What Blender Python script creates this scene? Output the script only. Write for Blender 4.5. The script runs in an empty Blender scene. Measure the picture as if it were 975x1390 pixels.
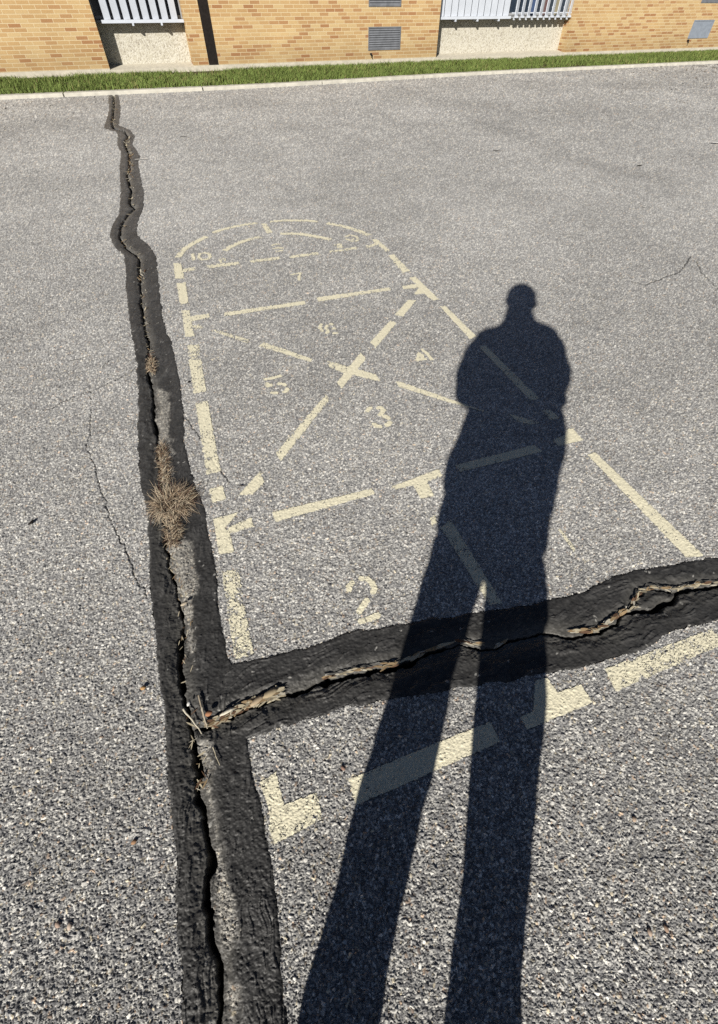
import bpy, bmesh, math, random
import numpy as np
from mathutils import Vector, Matrix

random.seed(7)
rng = np.random.default_rng(11)
scene = bpy.context.scene
C = scene.collection
PI = math.pi

# ------------------------------------------------------------------ camera
F_PX, PITCH, H_CAM = 581.96, 0.8383738, 1.1      # focal length (photo px), downward pitch, lens height
CX, CY = 487.5, 650.0
sp, cp = math.sin(PITCH), math.cos(PITCH)
cam_d = bpy.data.cameras.new('camera')
cam = bpy.data.objects.new('camera', cam_d); C.objects.link(cam)
cam.location = (0, 0, H_CAM)
cam.rotation_euler = (PI / 2 - PITCH, 0, 0)
cam_d.sensor_fit = 'VERTICAL'; cam_d.sensor_height = 36.0; cam_d.sensor_width = 36.0
cam_d.lens = F_PX / 1390 * 36.0
cam_d.shift_y = -45.0 / 1390
cam_d.clip_start = 0.05; cam_d.clip_end = 2000
scene.camera = cam


def at(px, py, z=0.0):
    """point at height z of the place that the photo shows at (px, py)"""
    u = (px - CX) / F_PX; v = (CY - py) / F_PX
    k = (H_CAM - z) / (sp - v * cp)
    return np.array([u * k, (cp + v * sp) * k])


def ats(pts):
    return np.array([at(*p) for p in pts])


# ------------------------------------------------------------------ light
SUN_E = math.radians(28.8)
AZ = np.array([0.2965, 0.955])           # ground direction in which shadows fall
sun_d = bpy.data.lights.new('sun', 'SUN'); sun = bpy.data.objects.new('sun', sun_d); C.objects.link(sun)
sun_d.energy = 5.0; sun_d.angle = math.radians(0.53); sun_d.color = (1.0, 0.955, 0.88)
dirv = Vector((AZ[0] * math.cos(SUN_E), AZ[1] * math.cos(SUN_E), -math.sin(SUN_E)))
sun.rotation_euler = dirv.to_track_quat('-Z', 'Y').to_euler()
sun.location = (-8, -25, 15)
world = bpy.data.worlds.new('World'); scene.world = world; world.use_nodes = True
wn = world.node_tree.nodes; wl = world.node_tree.links
sky = wn.new('ShaderNodeTexSky'); sky.sky_type = 'NISHITA'; sky.sun_disc = False
sky.sun_elevation = SUN_E; sky.sun_rotation = math.atan2(-AZ[0], -AZ[1])
tintn = wn.new('ShaderNodeVectorMath'); tintn.operation = 'MULTIPLY'; tintn.inputs[1].default_value = (0.88, 0.96, 1.14)
wl.new(sky.outputs[0], tintn.inputs[0]); wl.new(tintn.outputs[0], wn['Background'].inputs['Color']); wn['Background'].inputs['Strength'].default_value = 0.024
scene.view_settings.view_transform = 'Standard'; scene.view_settings.look = 'None'
scene.view_settings.exposure = 0; scene.view_settings.gamma = 1
scene.render.engine = 'CYCLES'
scene.cycles.use_denoising = False
scene.cycles.max_bounces = 5; scene.cycles.diffuse_bounces = 1


# ------------------------------------------------------------------ helpers
def tag(o, label=None, cat=None, group=None, kind=None):
    if label: o['label'] = label
    if cat: o['category'] = cat
    if group: o['group'] = group
    if kind: o['kind'] = kind
    return o


def empty(name, loc=(0, 0, 0), rz=0):
    o = bpy.data.objects.new(name, None); C.objects.link(o)
    o.location = loc; o.rotation_euler = (0, 0, rz); o.empty_display_size = 0.1
    return o


def link_mesh(name, me, mat, parent=None):
    o = bpy.data.objects.new(name, me); C.objects.link(o)
    if mat is not None:
        me.materials.clear(); me.materials.append(mat)
    if parent is not None: o.parent = parent
    return o


def np_mesh(name, V, Fc, mat, parent=None, col=None, smooth=False):
    """V (n,3), Fc (m,k) -> one mesh object"""
    me = bpy.data.meshes.new(name)
    k = Fc.shape[1]
    me.vertices.add(len(V)); me.vertices.foreach_set('co', np.ascontiguousarray(V, dtype=np.float32).ravel())
    me.loops.add(Fc.size); me.loops.foreach_set('vertex_index', np.ascontiguousarray(Fc, dtype=np.int32).ravel())
    me.polygons.add(len(Fc))
    me.polygons.foreach_set('loop_start', np.arange(0, Fc.size, k, dtype=np.int32))
    me.polygons.foreach_set('loop_total', np.full(len(Fc), k, dtype=np.int32))
    if smooth: me.polygons.foreach_set('use_smooth', np.ones(len(Fc), dtype=bool))
    if col is not None:
        a = me.color_attributes.new('col', 'FLOAT_COLOR', 'POINT')
        c4 = np.ones((len(V), 4), dtype=np.float32); c4[:, :3] = col
        a.data.foreach_set('color', c4.ravel())
    me.update(calc_edges=True)
    return link_mesh(name, me, mat, parent)


def sub_mesh(name, V, Fc, mat, parent=None, col=None, smooth=False):
    """only the vertices that the faces use"""
    used = np.unique(Fc)
    remap = np.full(len(V), -1, dtype=np.int64); remap[used] = np.arange(len(used))
    return np_mesh(name, V[used], remap[Fc], mat, parent, None if col is None else col[used], smooth)


class MB:
    """collects simple shapes into one mesh"""
    def __init__(s): s.v = []; s.f = []

    def box(s, x0, x1, y0, y1, z0, z1):
        b = len(s.v)
        s.v += [(x, y, z) for z in (z0, z1) for y in (y0, y1) for x in (x0, x1)]
        s.f += [tuple(b + i for i in q) for q in ((0, 2, 3, 1), (4, 5, 7, 6), (0, 1, 5, 4), (2, 6, 7, 3), (0, 4, 6, 2), (1, 3, 7, 5))]
        return s

    def rbox(s, c, sx, sy, sz, ang):
        b = len(s.v); ca, sa = math.cos(ang), math.sin(ang)
        for z in (-sz / 2, sz / 2):
            for y in (-sy / 2, sy / 2):
                for x in (-sx / 2, sx / 2):
                    s.v.append((c[0] + ca * x - sa * y, c[1] + sa * x + ca * y, c[2] + z))
        s.f += [tuple(b + i for i in q) for q in ((0, 2, 3, 1), (4, 5, 7, 6), (0, 1, 5, 4), (2, 6, 7, 3), (0, 4, 6, 2), (1, 3, 7, 5))]
        return s

    def tube(s, pts, radii, n=8, flat=1.0):
        """tapered tube along pts, capped"""
        b = len(s.v); pts = [Vector(p) for p in pts]
        for i, p in enumerate(pts):
            t = (pts[min(i + 1, len(pts) - 1)] - pts[max(i - 1, 0)]).normalized()
            a = Vector((0, 0, 1)) if abs(t.z) < 0.9 else Vector((0, 1, 0))
            u = t.cross(a).normalized(); w = u.cross(t)
            for k in range(n):
                q = p + radii[i] * (math.cos(2 * PI * k / n) * u + flat * math.sin(2 * PI * k / n) * w)
                s.v.append(tuple(q))
        for i in range(len(pts) - 1):
            for k in range(n):
                s.f.append((b + i * n + k, b + i * n + (k + 1) % n, b + (i + 1) * n + (k + 1) % n, b + (i + 1) * n + k))
        s.f.append(tuple(b + k for k in reversed(range(n)))); s.f.append(tuple(b + (len(pts) - 1) * n + k for k in range(n)))
        return s

    def rings(s, rows, n=20):
        """stack of horizontal ellipses (x, y, z, rx, ry)"""
        b = len(s.v)
        for (x, y, z, rx, ry) in rows:
            for k in range(n):
                a = 2 * PI * k / n
                s.v.append((x + rx * math.cos(a), y + ry * math.sin(a), z))
        m = len(rows)
        for i in range(m - 1):
            for k in range(n):
                s.f.append((b + i * n + k, b + i * n + (k + 1) % n, b + (i + 1) * n + (k + 1) % n, b + (i + 1) * n + k))
        s.f.append(tuple(b + k for k in reversed(range(n)))); s.f.append(tuple(b + (m - 1) * n + k for k in range(n)))
        return s

    def poly_prism(s, poly, z0, z1):
        b = len(s.v); n = len(poly)
        s.v += [(p[0], p[1], z0) for p in poly] + [(p[0], p[1], z1) for p in poly]
        s.f.append(tuple(b + k for k in reversed(range(n)))); s.f.append(tuple(b + n + k for k in range(n)))
        for k in range(n): s.f.append((b + k, b + (k + 1) % n, b + n + (k + 1) % n, b + n + k))
        return s

    def build(s, name, mat, parent=None, smooth=False):
        me = bpy.data.meshes.new(name); me.from_pydata(s.v, [], s.f)
        bm = bmesh.new(); bm.from_mesh(me); bmesh.ops.recalc_face_normals(bm, faces=bm.faces); bm.to_mesh(me); bm.free()
        if smooth:
            for p in me.polygons: p.use_smooth = True
        return link_mesh(name, me, mat, parent)

    def remesh(s, name, mat, parent, voxel, smooth_it=4):
        """all shapes united into one continuous surface"""
        me = bpy.data.meshes.new(name); me.from_pydata(s.v, [], s.f)
        bm = bmesh.new(); bm.from_mesh(me); bmesh.ops.recalc_face_normals(bm, faces=bm.faces); bm.to_mesh(me); bm.free()
        o = bpy.data.objects.new(name, me); C.objects.link(o)
        r = o.modifiers.new('r', 'REMESH'); r.mode = 'VOXEL'; r.voxel_size = voxel; r.use_smooth_shade = True
        w = o.modifiers.new('s', 'SMOOTH'); w.iterations = smooth_it; w.factor = 0.5
        dg = bpy.context.evaluated_depsgraph_get()
        me2 = bpy.data.meshes.new_from_object(o.evaluated_get(dg))
        o.modifiers.clear(); o.data = me2; me2.materials.clear(); me2.materials.append(mat)
        o.name = name; o.parent = parent
        bpy.data.meshes.remove(me)
        return o


# ------------------------------------------------------------------ noise (numpy)
def ihash(ix, iy, seed):
    h = (ix.astype(np.uint32) * np.uint32(374761393) + iy.astype(np.uint32) * np.uint32(668265263) + np.uint32(seed * 974711 + 12345))
    h = (h ^ (h >> np.uint32(13))) * np.uint32(1274126177)
    h = (h ^ (h >> np.uint32(16))) * np.uint32(2246822519)
    return h ^ (h >> np.uint32(15))


def u01(h, k=0):
    g = (h * np.uint32(2654435761 + 2 * k * 40503) + np.uint32(k * 7919)) if k else h
    g = (g ^ (g >> np.uint32(14))) * np.uint32(3266489917)
    g = g ^ (g >> np.uint32(16))
    return (g & np.uint32(0xFFFFFF)).astype(np.float32) / np.float32(16777215)


def vnoise(x, y, seed):
    xi = np.floor(x); yi = np.floor(y); fx = (x - xi).astype(np.float32); fy = (y - yi).astype(np.float32)
    ix = xi.astype(np.int64); iy = yi.astype(np.int64)
    fx = fx * fx * (3 - 2 * fx); fy = fy * fy * (3 - 2 * fy)
    r = lambda a, b: u01(ihash(ix + a, iy + b, seed))
    return (r(0, 0) * (1 - fx) + r(1, 0) * fx) * (1 - fy) + (r(0, 1) * (1 - fx) + r(1, 1) * fx) * fy


def fbm(x, y, seed, octv=4, lac=2.03, gain=0.5):
    s = 0; a = 1; n = 0
    for o in range(octv):
        s = s + a * vnoise(x, y, seed + o * 17); n += a; a *= gain; x = x * lac + 3.1; y = y * lac + 1.7
    return s / n


def worley(x, y, size, seed, stretch=0.45):
    """nearest chip: F1, F2 (in cells), hash of the chip, offset from its centre; every chip is an ellipse of its own"""
    N = len(x); F1 = np.full(N, 9, np.float32); F2 = np.full(N, 9, np.float32)
    ID = np.zeros(N, np.uint32); OX = np.zeros(N, np.float32); OY = np.zeros(N, np.float32)
    CH = 150000
    for a in range(0, N, CH):
        X = x[a:a + CH] / size; Y = y[a:a + CH] / size
        xi = np.floor(X).astype(np.int64); yi = np.floor(Y).astype(np.int64)
        f1 = F1[a:a + CH]; f2 = F2[a:a + CH]; idd = ID[a:a + CH]; ox = OX[a:a + CH]; oy = OY[a:a + CH]
        for i in (-1, 0, 1):
            for j in (-1, 0, 1):
                h = ihash(xi + i, yi + j, seed)
                dx = (X - (xi + i) - 0.1 - 0.8 * u01(h, 1)).astype(np.float32)
                dy = (Y - (yi + j) - 0.1 - 0.8 * u01(h, 2)).astype(np.float32)
                th = u01(h, 3) * PI; k = 1 + stretch * u01(h, 4)
                c, s = np.cos(th), np.sin(th)
                p = (c * dx + s * dy) / k; q = (-s * dx + c * dy) * k
                d = np.sqrt(p * p + q * q) * (0.8 + 0.5 * u01(h, 5))
                m = d < f1
                f2[:] = np.where(m, f1, np.minimum(f2, d))
                f1[:] = np.where(m, d, f1); idd[:] = np.where(m, h, idd); ox[:] = np.where(m, dx, ox); oy[:] = np.where(m, dy, oy)
    return F1, F2, ID, OX, OY


def sstep(a, b, x):
    t = np.clip((x - a) / (b - a), 0, 1); return t * t * (3 - 2 * t)


def seg_dist(P, line, want_t=False):
    """distance of points P (n,2) to a polyline; with want_t also the running index along it"""
    best = np.full(len(P), 1e9, np.float32); tt = np.zeros(len(P), np.float32)
    for i in range(len(line) - 1):
        a, b = line[i], line[i + 1]; ab = b - a
        t = np.clip(((P - a) @ ab) / max(ab @ ab, 1e-12), 0, 1)
        d = np.hypot(P[:, 0] - a[0] - t * ab[0], P[:, 1] - a[1] - t * ab[1])
        m = d < best; best = np.where(m, d, best); tt = np.where(m, i + t, tt)
    return (best, tt) if want_t else best


def sdf(P, poly):
    """signed distance, positive inside"""
    d = seg_dist(P, np.vstack([poly, poly[:1]]))
    x, y = P[:, 0], P[:, 1]; ins = np.zeros(len(P), bool); n = len(poly)
    for i in range(n):
        x1, y1 = poly[i]; x2, y2 = poly[(i + 1) % n]
        if y1 == y2: continue
        ins ^= ((y1 > y) != (y2 > y)) & (x < (x2 - x1) * (y - y1) / (y2 - y1) + x1)
    return np.where(ins, d, -d)


def near(P, pts, m):
    lo = pts.min(0) - m; hi = pts.max(0) + m
    return np.nonzero((P[:, 0] > lo[0]) & (P[:, 0] < hi[0]) & (P[:, 1] > lo[1]) & (P[:, 1] < hi[1]))[0]


# ------------------------------------------------------------------ materials
def mat_new(name):
    m = bpy.data.materials.new(name); m.use_nodes = True
    return m, m.node_tree.nodes, m.node_tree.links, m.node_tree.nodes['Principled BSDF']


def mat_attr(name, rough=0.9, spec=0.25, bump=0.0, bscale=400, var=0.0):
    m, n, l, b = mat_new(name)
    a = n.new('ShaderNodeAttribute'); a.attribute_name = 'col'
    src = a.outputs['Color']
    tc = n.new('ShaderNodeTexCoord')
    if var:
        t = n.new('ShaderNodeTexNoise'); t.inputs['Scale'].default_value = 90; t.inputs['Detail'].default_value = 6
        l.new(tc.outputs['Object'], t.inputs['Vector'])
        mr = n.new('ShaderNodeMapRange'); mr.inputs['From Min'].default_value = 0.3; mr.inputs['From Max'].default_value = 0.7
        mr.inputs['To Min'].default_value = 1 - var; mr.inputs['To Max'].default_value = 1 + var
        l.new(t.outputs[0], mr.inputs['Value'])
        mx = n.new('ShaderNodeVectorMath'); mx.operation = 'SCALE'
        l.new(src, mx.inputs[0]); l.new(mr.outputs[0], mx.inputs['Scale']); src = mx.outputs[0]
    l.new(src, b.inputs['Base Color'])
    b.inputs['Roughness'].default_value = rough; b.inputs['Specular IOR Level'].default_value = spec
    if bump:
        t2 = n.new('ShaderNodeTexNoise'); t2.inputs['Scale'].default_value = bscale; t2.inputs['Detail'].default_value = 3
        l.new(tc.outputs['Object'], t2.inputs['Vector'])
        bp = n.new('ShaderNodeBump'); bp.inputs['Strength'].default_value = bump; bp.inputs['Distance'].default_value = 0.001
        l.new(t2.outputs[0], bp.inputs['Height']); l.new(bp.outputs[0], b.inputs['Normal'])
    return m


def mat_plain(name, color, rough=0.7, spec=0.3, scale=30, var=0.15, bump=0.0, metal=0.0, stops=None, detail=5):
    """noise between two shades of one colour"""
    m, n, l, b = mat_new(name)
    tc = n.new('ShaderNodeTexCoord'); t = n.new('ShaderNodeTexNoise')
    t.inputs['Scale'].default_value = scale; t.inputs['Detail'].default_value = detail
    l.new(tc.outputs['Object'], t.inputs['Vector'])
    r = n.new('ShaderNodeValToRGB'); r.color_ramp.elements[0].position = 0.3; r.color_ramp.elements[1].position = 0.7
    c0, c1 = stops if stops else ([c * (1 - var) for c in color], [min(1, c * (1 + var)) for c in color])
    r.color_ramp.elements[0].color = (*c0, 1); r.color_ramp.elements[1].color = (*c1, 1)
    l.new(t.outputs[0], r.inputs[0]); l.new(r.outputs[0], b.inputs['Base Color'])
    b.inputs['Roughness'].default_value = rough; b.inputs['Specular IOR Level'].default_value = spec; b.inputs['Metallic'].default_value = metal
    if bump:
        bp = n.new('ShaderNodeBump'); bp.inputs['Strength'].default_value = bump; bp.inputs['Distance'].default_value = 0.005
        l.new(t.outputs[0], bp.inputs['Height']); l.new(bp.outputs[0], b.inputs['Normal'])
    return m


def mat_brick():
    m, n, l, b = mat_new('buff_brick')
    tc = n.new('ShaderNodeTexCoord'); sx = n.new('ShaderNodeSeparateXYZ'); l.new(tc.outputs['Object'], sx.inputs[0])

    def M(op, a, c=None):
        k = n.new('ShaderNodeMath'); k.operation = op
        for i, v in enumerate((a, c)):
            if v is None: continue
            if isinstance(v, (int, float)): k.inputs[i].default_value = v
            else: l.new(v, k.inputs[i])
        return k.outputs[0]
    BW, BH, J = 0.226, 0.0615, 0.0095
    u = M('ADD', sx.outputs[0], sx.outputs[1]); z = M('SUBTRACT', sx.outputs[2], 0.14)
    row = M('FLOOR', M('DIVIDE', z, BH)); rz = M('MODULO', M('ADD', z, 10 * BH), BH)
    uo = M('ADD', M('DIVIDE', u, BW), M('MULTIPLY', row, 0.34)); col = M('FLOOR', uo)
    ru = M('MULTIPLY', M('SUBTRACT', uo, col), BW)
    mort = M('MAXIMUM', M('LESS_THAN', ru, J), M('LESS_THAN', rz, J))
    cv = n.new('ShaderNodeCombineXYZ'); l.new(col, cv.inputs[0]); l.new(row, cv.inputs[1])
    wnz = n.new('ShaderNodeTexWhiteNoise'); wnz.noise_dimensions = '2D'; l.new(cv.outputs[0], wnz.inputs['Vector'])
    r = n.new('ShaderNodeValToRGB'); e = r.color_ramp.elements; r.color_ramp.interpolation = 'LINEAR'
    pal = [(0.0, (.42, .215, .10)), (0.1, (.47, .265, .125)), (0.2, (.53, .33, .155)), (0.45, (.575, .38, .18)), (0.75, (.615, .425, .21)), (1.0, (.655, .48, .25))]
    e[0].position, e[0].color = pal[0][0], (*pal[0][1], 1); e[1].position, e[1].color = pal[-1][0], (*pal[-1][1], 1)
    for p, c in pal[1:-1]:
        q = e.new(p); q.color = (*c, 1)
    l.new(wnz.outputs['Value'], r.inputs[0])
    ns = n.new('ShaderNodeTexNoise'); ns.inputs['Scale'].default_value = 60; ns.inputs['Detail'].default_value = 6
    l.new(tc.outputs['Object'], ns.inputs['Vector'])
    n2 = n.new('ShaderNodeTexNoise'); n2.inputs['Scale'].default_value = 0.9; n2.inputs['Detail'].default_value = 3
    l.new(tc.outputs['Object'], n2.inputs['Vector'])
    sh = M('ADD', M('MULTIPLY', ns.outputs[0], 0.5), M('ADD', M('MULTIPLY', n2.outputs[0], 0.35), 0.58))
    vm = n.new('ShaderNodeVectorMath'); vm.operation = 'SCALE'; l.new(r.outputs[0], vm.inputs[0]); l.new(sh, vm.inputs['Scale'])
    mx = n.new('ShaderNodeMix'); mx.data_type = 'RGBA'; l.new(mort, mx.inputs[0]); l.new(vm.outputs[0], mx.inputs[6])
    mx.inputs[7].default_value = (.76, .62, .39, 1)
    n3 = n.new('ShaderNodeTexNoise'); n3.inputs['Scale'].default_value = 2.2; n3.inputs['Detail'].default_value = 7; l.new(tc.outputs['Object'], n3.inputs['Vector'])
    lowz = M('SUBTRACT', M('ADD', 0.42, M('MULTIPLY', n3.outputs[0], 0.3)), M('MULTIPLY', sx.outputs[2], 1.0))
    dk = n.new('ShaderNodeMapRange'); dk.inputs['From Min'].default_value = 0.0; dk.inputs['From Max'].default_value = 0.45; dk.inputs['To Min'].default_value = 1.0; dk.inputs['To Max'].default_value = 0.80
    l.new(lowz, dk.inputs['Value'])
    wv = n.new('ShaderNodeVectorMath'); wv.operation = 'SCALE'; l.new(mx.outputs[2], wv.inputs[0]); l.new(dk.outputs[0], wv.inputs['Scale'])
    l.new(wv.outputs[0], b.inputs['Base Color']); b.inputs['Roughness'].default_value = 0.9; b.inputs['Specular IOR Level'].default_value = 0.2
    bp = n.new('ShaderNodeBump'); bp.inputs['Strength'].default_value = 0.5; bp.inputs['Distance'].default_value = 0.004; bp.invert = True
    l.new(mort, bp.inputs['Height']); l.new(bp.outputs[0], b.inputs['Normal'])
    return m


def mat_pebble():
    m, n, l, b = mat_new('pebble_dash')
    tc = n.new('ShaderNodeTexCoord'); v = n.new('ShaderNodeTexVoronoi'); v.inputs['Scale'].default_value = 42
    l.new(tc.outputs['Object'], v.inputs['Vector'])
    r = n.new('ShaderNodeValToRGB'); e = r.color_ramp.elements
    e[0].position, e[0].color = 0.0, (.44, .40, .33, 1); e[1].position, e[1].color = 1.0, (.73, .70, .61, 1)
    q = e.new(0.3); q.color = (.62, .58, .47, 1)
    sx = n.new('ShaderNodeSeparateColor'); l.new(v.outputs['Color'], sx.inputs[0]); l.new(sx.outputs[0], r.inputs[0])
    l.new(r.outputs[0], b.inputs['Base Color']); b.inputs['Roughness'].default_value = 0.9
    bp = n.new('ShaderNodeBump'); bp.inputs['Strength'].default_value = 0.7; bp.inputs['Distance'].default_value = 0.008; bp.invert = True
    l.new(v.outputs['Distance'], bp.inputs['Height']); l.new(bp.outputs[0], b.inputs['Normal'])
    return m


M_ASPH = mat_attr('asphalt_chips', 0.85, 0.3, 0.25, 700, 0.12)
M_TAR = mat_attr('crack_tar', 0.55, 0.4, 0.4, 260, 0.22)
M_PAINT = mat_attr('worn_road_paint', 0.8, 0.25, 0.3, 500, 0.07)
M_ATTR = mat_attr('dry_plant', 0.9, 0.15, 0, 0, 0.1)
M_GRASS = mat_attr('lawn_blades', 0.8, 0.2, 0, 0, 0)
M_BRICK = mat_brick(); M_PEB = mat_pebble()
M_CONC = mat_plain('pale_concrete', (.66, .61, .50), 0.9, 0.2, 14, 0.14, 0.3)
M_KERB = mat_plain('kerb_concrete', (.63, .60, .52), 0.9, 0.2, 9, 0.16, 0.3, detail=9)
M_WHITE = mat_plain('white_painted_metal', (.70, .745, .82), 0.5, 0.4, 6, 0.05)
M_GREYMET = mat_plain('vent_metal', (.20, .21, .23), 0.5, 0.4, 8, 0.2)
M_BLUEGREY = mat_plain('painted_plate', (.30, .34, .40), 0.6, 0.3, 10, 0.12)
M_DARK = mat_plain('dark_gap', (.02, .02, .022), 0.8, 0.2, 12, 0.3)
M_GLASS = mat_plain('window_glass', (.035, .05, .075), 0.08, 0.5, 2, 0.3)
M_FRAME = mat_plain('grey_frame', (.35, .36, .37), 0.6, 0.3, 5, 0.1)
M_SOIL = mat_plain('soil', (.09, .075, .045), 0.95, 0.1, 20, 0.4)
M_SKIN = mat_plain('skin', (.50, .30, .21), 0.6, 0.3, 30, 0.06)
M_HAIR = mat_plain('hair', (.05, .035, .025), 0.8, 0.2, 120, 0.4)
M_JACKET = mat_plain('navy_jacket', (.03, .04, .07), 0.85, 0.2, 40, 0.25, 0.3)
M_TROUS = mat_plain('grey_trousers', (.07, .07, .075), 0.9, 0.15, 60, 0.25, 0.3)
M_SHOE = mat_plain('black_shoe', (.03, .03, .03), 0.5, 0.4, 40, 0.3)
M_PHONE = mat_plain('phone_shell', (.03, .03, .035), 0.25, 0.5, 10, 0.1)
M_ROOF = mat_plain('roof_felt', (.12, .12, .12), 0.9, 0.2, 6, 0.2)

# ------------------------------------------------------------------ shapes on the ground (traced where the photo shows them)
BAND_L = [(146, 128), (147, 150), (144, 160), (139.4, 174), (150, 178), (156.5, 179.5), (158.7, 184), (157.6, 198), (163.3, 207), (160.6, 228), (162, 260), (160, 290), (148.5, 310), (147.4, 323), (154, 337), (166.7, 348.5), (169, 373.5), (169, 400), (172, 426), (176.7, 460), (183.6, 494), (184.7, 562), (183.6, 608), (187, 654), (191, 675), (198, 701), (200.6, 742), (200.6, 809.6), (206, 864), (211.5, 918), (217, 960), (222, 1050), (232, 1147.5), (235, 1245), (237, 1300), (243, 1430)]
BAND_R = [(162, 128), (165.6, 149), (163.3, 170), (178, 176), (185, 184), (181.5, 195.7), (192.5, 211.7), (189.5, 221), (191.8, 234.5), (197.5, 260), (197.5, 282), (189.5, 300.6), (188.4, 319), (204.3, 332.5), (214.6, 348.5), (217, 373.5), (220, 398.6), (223.5, 425.6), (228, 448), (237, 464), (244, 498.6), (252, 551), (255.4, 608), (267, 653.7), (270, 663), (284.6, 698.5), (290, 734), (298, 771.7), (301, 818), (309, 864), (315.7, 891), (322.5, 912.5), (331, 955), (342.5, 1006), (350.6, 1050), (367, 1115), (375, 1164), (381.5, 1229), (389.6, 1299), (402, 1430)]
CROSS_T = [(290, 905), (323, 895.5), (376.6, 882), (416.6, 875.5), (465.5, 855.5), (518.8, 846.6), (581, 835.5), (630, 829), (678.7, 823.5), (740, 812), (788.7, 800.5), (821, 784), (853.7, 771), (902.5, 763), (975, 751.7), (1060, 730)]
CROSS_B = [(290, 1028), (345.5, 1006.6), (403, 986.6), (470, 966.6), (518.8, 957.7), (581, 946.6), (647.6, 935.5), (690, 929), (740, 921), (790, 910), (831, 899.6), (876.5, 885), (918.8, 862), (975, 846), (1060, 822)]
GAP_MAIN = [(154, 126), (154.6, 145.6), (152, 166), (154, 174), (169, 178.6), (174.7, 185.5), (169.7, 191), (171.3, 200), (175.8, 209.4), (175.8, 230), (172.4, 236.8), (174.7, 246), (178, 259.6), (175.8, 275.5), (182.7, 282.4), (169, 297), (163.3, 309.7), (162, 320), (170, 334.8), (183.8, 345), (188.4, 350.7), (188.4, 369), (191.6, 398), (191.6, 414), (195, 437), (200.7, 464.4), (200.7, 505.4), (207.5, 530.5), (208.7, 562.4), (212, 592), (215.5, 626), (219, 670), (225, 730), (230.4, 771.7), (238.5, 796), (244, 826), (248, 858), (244, 877), (242.6, 904), (245.3, 931.5), (249.4, 953), (256.4, 985), (266, 1027), (267.7, 1076), (276, 1115), (284, 1173.5), (280.7, 1222), (284, 1271), (293.7, 1300), (303, 1430)]
GAP_CROSS = [(262, 990), (296.6, 982), (327.7, 964), (376.6, 946.6), (407.7, 937.7), (447.7, 924), (492, 913), (536.5, 906.6), (581, 887), (621, 874), (647.6, 880), (675, 880), (694.5, 867), (740, 861), (779, 862.5), (814.7, 860.6), (837.5, 842), (857, 829), (886, 828), (912, 816.7), (918.8, 803), (944.7, 798), (975, 795.6), (1060, 783)]
GAP_LOOP = [(857, 825), (866, 806), (885, 799), (915, 801)]
DIRT = [[(212, 528), (229, 530), (233, 592), (236, 650), (216, 650), (213, 592)],
        [(228, 740), (262, 735), (267, 800), (262, 850), (267, 885), (262, 908), (254, 890), (250, 850), (240, 800)],
        [(264, 1005), (283, 1005), (292, 1060), (302, 1115), (300, 1160), (316, 1200), (322, 1260), (322, 1330), (332, 1430), (306, 1430), (298, 1298), (290, 1225), (291, 1173), (281, 1115), (272, 1076)]]
HAIRLINES = [([(123, 523), (125, 552), (122, 588), (118, 604), (122, 619), (129, 634), (137, 664), (146, 692), (158, 719), (173, 753), (185, 783), (195, 800), (201, 812)], 0.75),
             ([(65, 556.5), (100, 538), (128, 529), (158, 515.5), (179, 505), (184, 497)], 1.1), ([(94, 490.5), (122, 482)], 1.1), ([(138, 500), (152, 485)], 0.9),
             ([(857, 382), (876, 387), (896, 379), (922, 370), (935, 353), (938, 348)], 2.0), ([(945, 353), (951, 369), (975, 392)], 1.5),
             ([(785, 333), (802, 346), (821, 361), (850, 379)], 0.8), ([(253, 567), (262, 580), (272.5, 596)], 0.9), ([(287, 621), (300, 638), (312, 654)], 1.0),
             ([(268, 668), (288, 651)], 0.6), ([(0, 262), (60, 259), (120, 253), (160, 254)], 0.5), ([(205, 640), (212, 655)], 0.4), ([(805, 283), (809, 293)], 0.5)]
STAINS_AND_SHADE = [([(660, 168), (720, 192), (800, 222), (900, 245)], 0.22, 0.16), ([(836, 117), (880, 113), (935, 115)], 0.5, 0.14), ([(560, 130), (700, 150), (870, 150)], 0.6, 0.07),
          ([(942, 88.5), (975, 92)], 0.10, 0.45), ([(0, 170), (60, 168)], 0.5, 0.10), ([(40, 142), (130, 136)], 0.5, 0.09), ([(700, 260), (820, 300), (960, 330)], 0.35, 0.05), ([(300, 210), (480, 190)], 0.5, 0.05)]  # short strong line at far right: thin shadow painted into the asphalt colour

# ------------------------------------------------------------------ one fine sheet that carries asphalt, tar and paint
QUALITY = 1.0
NR, NC = int(1500 * QUALITY), int(1080 * QUALITY)
rows_py = np.linspace(1428, 80, NR)
v_ = (CY - rows_py) / F_PX; k_ = H_CAM / (sp - v_ * cp)
row_y = (cp + v_ * sp) * k_; row_w = (487.5 * 1.09 / F_PX) * k_
uu = np.linspace(-1, 1, NC)
jit = (rng.random((NR, NC)) - 0.5) * 0.5
GX = (uu[None, :] + jit * (2 / NC)) * row_w[:, None]
GX[:, 0] = -row_w; GX[:, -1] = row_w
dy_ = np.gradient(row_y)
GY = row_y[:, None] + (rng.random((NR, NC)) - 0.5) * 0.5 * dy_[:, None]
GY[0, :] = row_y[0]; GY[-1, :] = row_y[-1]
PX = GX.ravel().astype(np.float64); PY = GY.ravel().astype(np.float64); P = np.stack([PX, PY], 1)
N = len(PX)
pix = np.repeat(k_ / F_PX, NC).astype(np.float32)         # size of a photo pixel there (m)

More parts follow.
